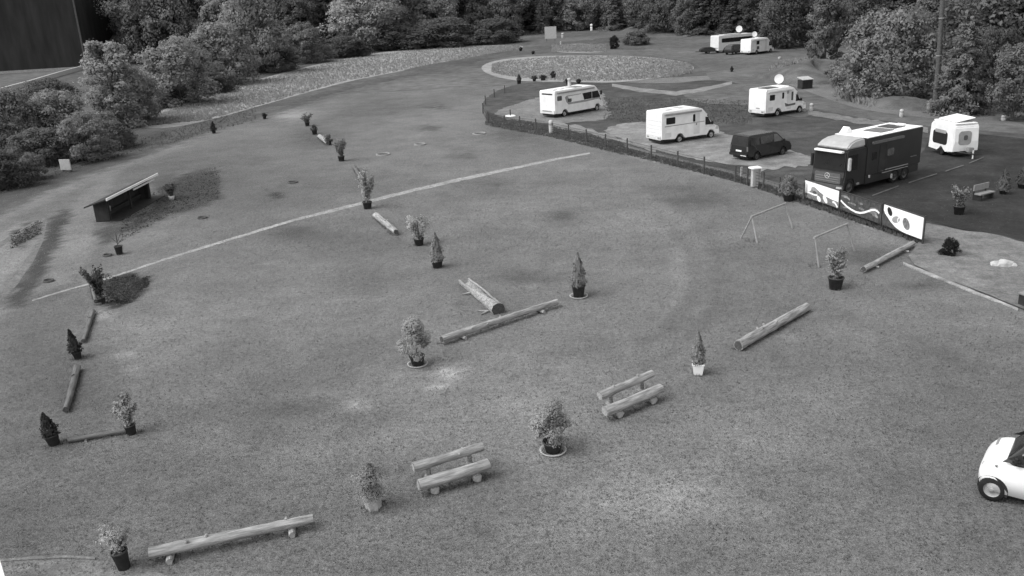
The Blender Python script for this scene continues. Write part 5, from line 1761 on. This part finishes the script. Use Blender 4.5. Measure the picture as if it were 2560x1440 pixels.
for s in (-1, 1):
    for x in (0, wb):
        V = [(x + .35 * math.cos(t), s * (float(np.interp(x + .35 * math.cos(t), [-.5, -.2, .4, wb - .2, wb + .04, wb + .17, wb + .27, wb + .34], [.72, .80, .83, .84, .82, .78, .71, .62])) + .006), .30 + .35 * math.sin(t)) for t in np.linspace(-.3, math.pi + .3, 22)]
        MB().add(V + [(p[0], s * .45, p[2]) for p in V], [tuple(range(22))] + [(i, i + 1, 23 + i, 22 + i) for i in range(21)]).build('wheel_arch', M['black'], root)
    MB().box(wb - .50, wb - .34, s * .78, s * .96, 1.10, 1.26).build('mirror', M['black'], root, bevel=.05)
    MB().add([(wb - .62, s * .80, 1.10), (wb - .12, s * .80, 1.07), (wb - .22, s * .745, 1.15), (wb - .5, s * .74, 1.34)], [(0, 1, 2, 3)]).build('corner_trim', M['black'], root)
    hl = MB().lathe([(.001, .03), (.07, .025), (.115, .0), (.12, -.05)], 14).build('headlight', M['lamp'], root)
    hl.matrix_local = Matrix.Translation((wb + .25, s * .58, .78)) @ Vector((.75, s * .5, .42)).to_track_quat('Z', 'Y').to_matrix().to_4x4()
    ind = MB().lathe([(.001, .012), (.03, .012), (.032, -.01)], 10).build('indicator', M['grey'], root)
    ind.matrix_local = Matrix.Translation((wb - .02, s * .80, .93)) @ Matrix.Rotation(-s * math.pi / 2, 4, 'X')
MB().box(wb + .34, wb + .385, -.36, .36, .50, .58).build('grille', M['black'], root, bevel=.01)
MB().add([(wb + .16, -.54, 1.0), (wb + .10, -.54, 1.035), (wb + .10, -.10, 1.05), (wb + .16, -.10, 1.015)], [(0, 1, 2, 3)]).build('bonnet_slit', M['grey'], root)
for x in (0, wb):
    for s in (-1, 1): wheel(root, x, s * (.76 if x == 0 else .745), .30, .2, 'stripe')
MB().box(-.4, wb + .3, -.6, .6, .16, .3).build('underbody', M['black'], root)
tag(root, 'white small car with black windows cut by the right edge', 'car')

# white table corner at the bottom left, dark box at the right edge
p = G(-26, 1436, .75)
root = empty('garden_table', (p.x, p.y, 0), -.95)
MB().box(-.9, .35, -.45, .28, .72, .76).build('table_top', M['roofwhite'], root, bevel=.01)
for x in (-.8, .25):
    for y in (-.38, .2):
        MB().tube((x, y, 0), (x, y, .72), .025, .025, 6).build('leg', M['grey'], root)
tag(root, 'white table whose corner shows in the bottom left corner', 'table')
root = empty('stone_trough', G(2582, 766), .3)
MB().box(-.45, .45, -.35, .35, 0, .5).build('trough', M['cover'], root, bevel=.03)
MB().box(-.48, .48, -.38, .38, .5, .58).build('lid', M['grey'], root, bevel=.02)
tag(root, 'dark box with a grey lid at the right edge of the gravel court', 'box')

# longer grass left standing against logs, benches, pots and posts
gr = np.random.default_rng(44)
spots = []
for par, a, b, rad in foot_marks:
    base = par.location if par else Vector()
    ln = (b - a).length
    side = (b - a).normalized().cross(Vector((0, 0, 1)))
    for _ in range(int(26 * ln)):
        t, q = gr.uniform(-.02, 1.02), gr.choice([-1, 1]) * (rad * gr.uniform(.75, 1.25))
        p = base + a.lerp(b, t) + side * q
        spots.append((p.x, p.y))
for o in list(bpy.data.objects):
    if o.parent is None and o.name.startswith(('potted_plant', 'timber_frame', 'marker_post', 'banner', 'sign_board')):
        for _ in range(26):
            t, q = gr.uniform(0, 6.283), gr.uniform(.14, .34)
            spots.append((o.location.x + math.cos(t) * q, o.location.y + math.sin(t) * q))
P = np.array([(x, y, 0.0) for x, y in spots])
k = len(P)
V = []
for _ in range(3):
    ang_ = gr.uniform(0, 6.283, k)
    hgt_ = gr.uniform(.04, .14, k)
    dx = np.c_[np.cos(ang_), np.sin(ang_), np.zeros(k)] * gr.uniform(.006, .016, k)[:, None]
    off = np.c_[gr.normal(0, .03, k), gr.normal(0, .03, k), np.zeros(k)]
    V.append(np.stack([P - dx + off, P + dx + off, P + off + np.c_[gr.normal(0, .03, k), gr.normal(0, .03, k), hgt_]], 1))
V = np.concatenate(V).reshape(-1, 3)
o = link('edge_grass', quads_mesh('edge_grass', V, 3, np.array([0, -.5, 1.0]) + .25 * unit(gr, len(V) // 3)), M['leaf'])
o.color = (.13, .13, .13, 1)
tag(o, 'longer grass left standing around logs, benches and pots', 'grass', kind='stuff')
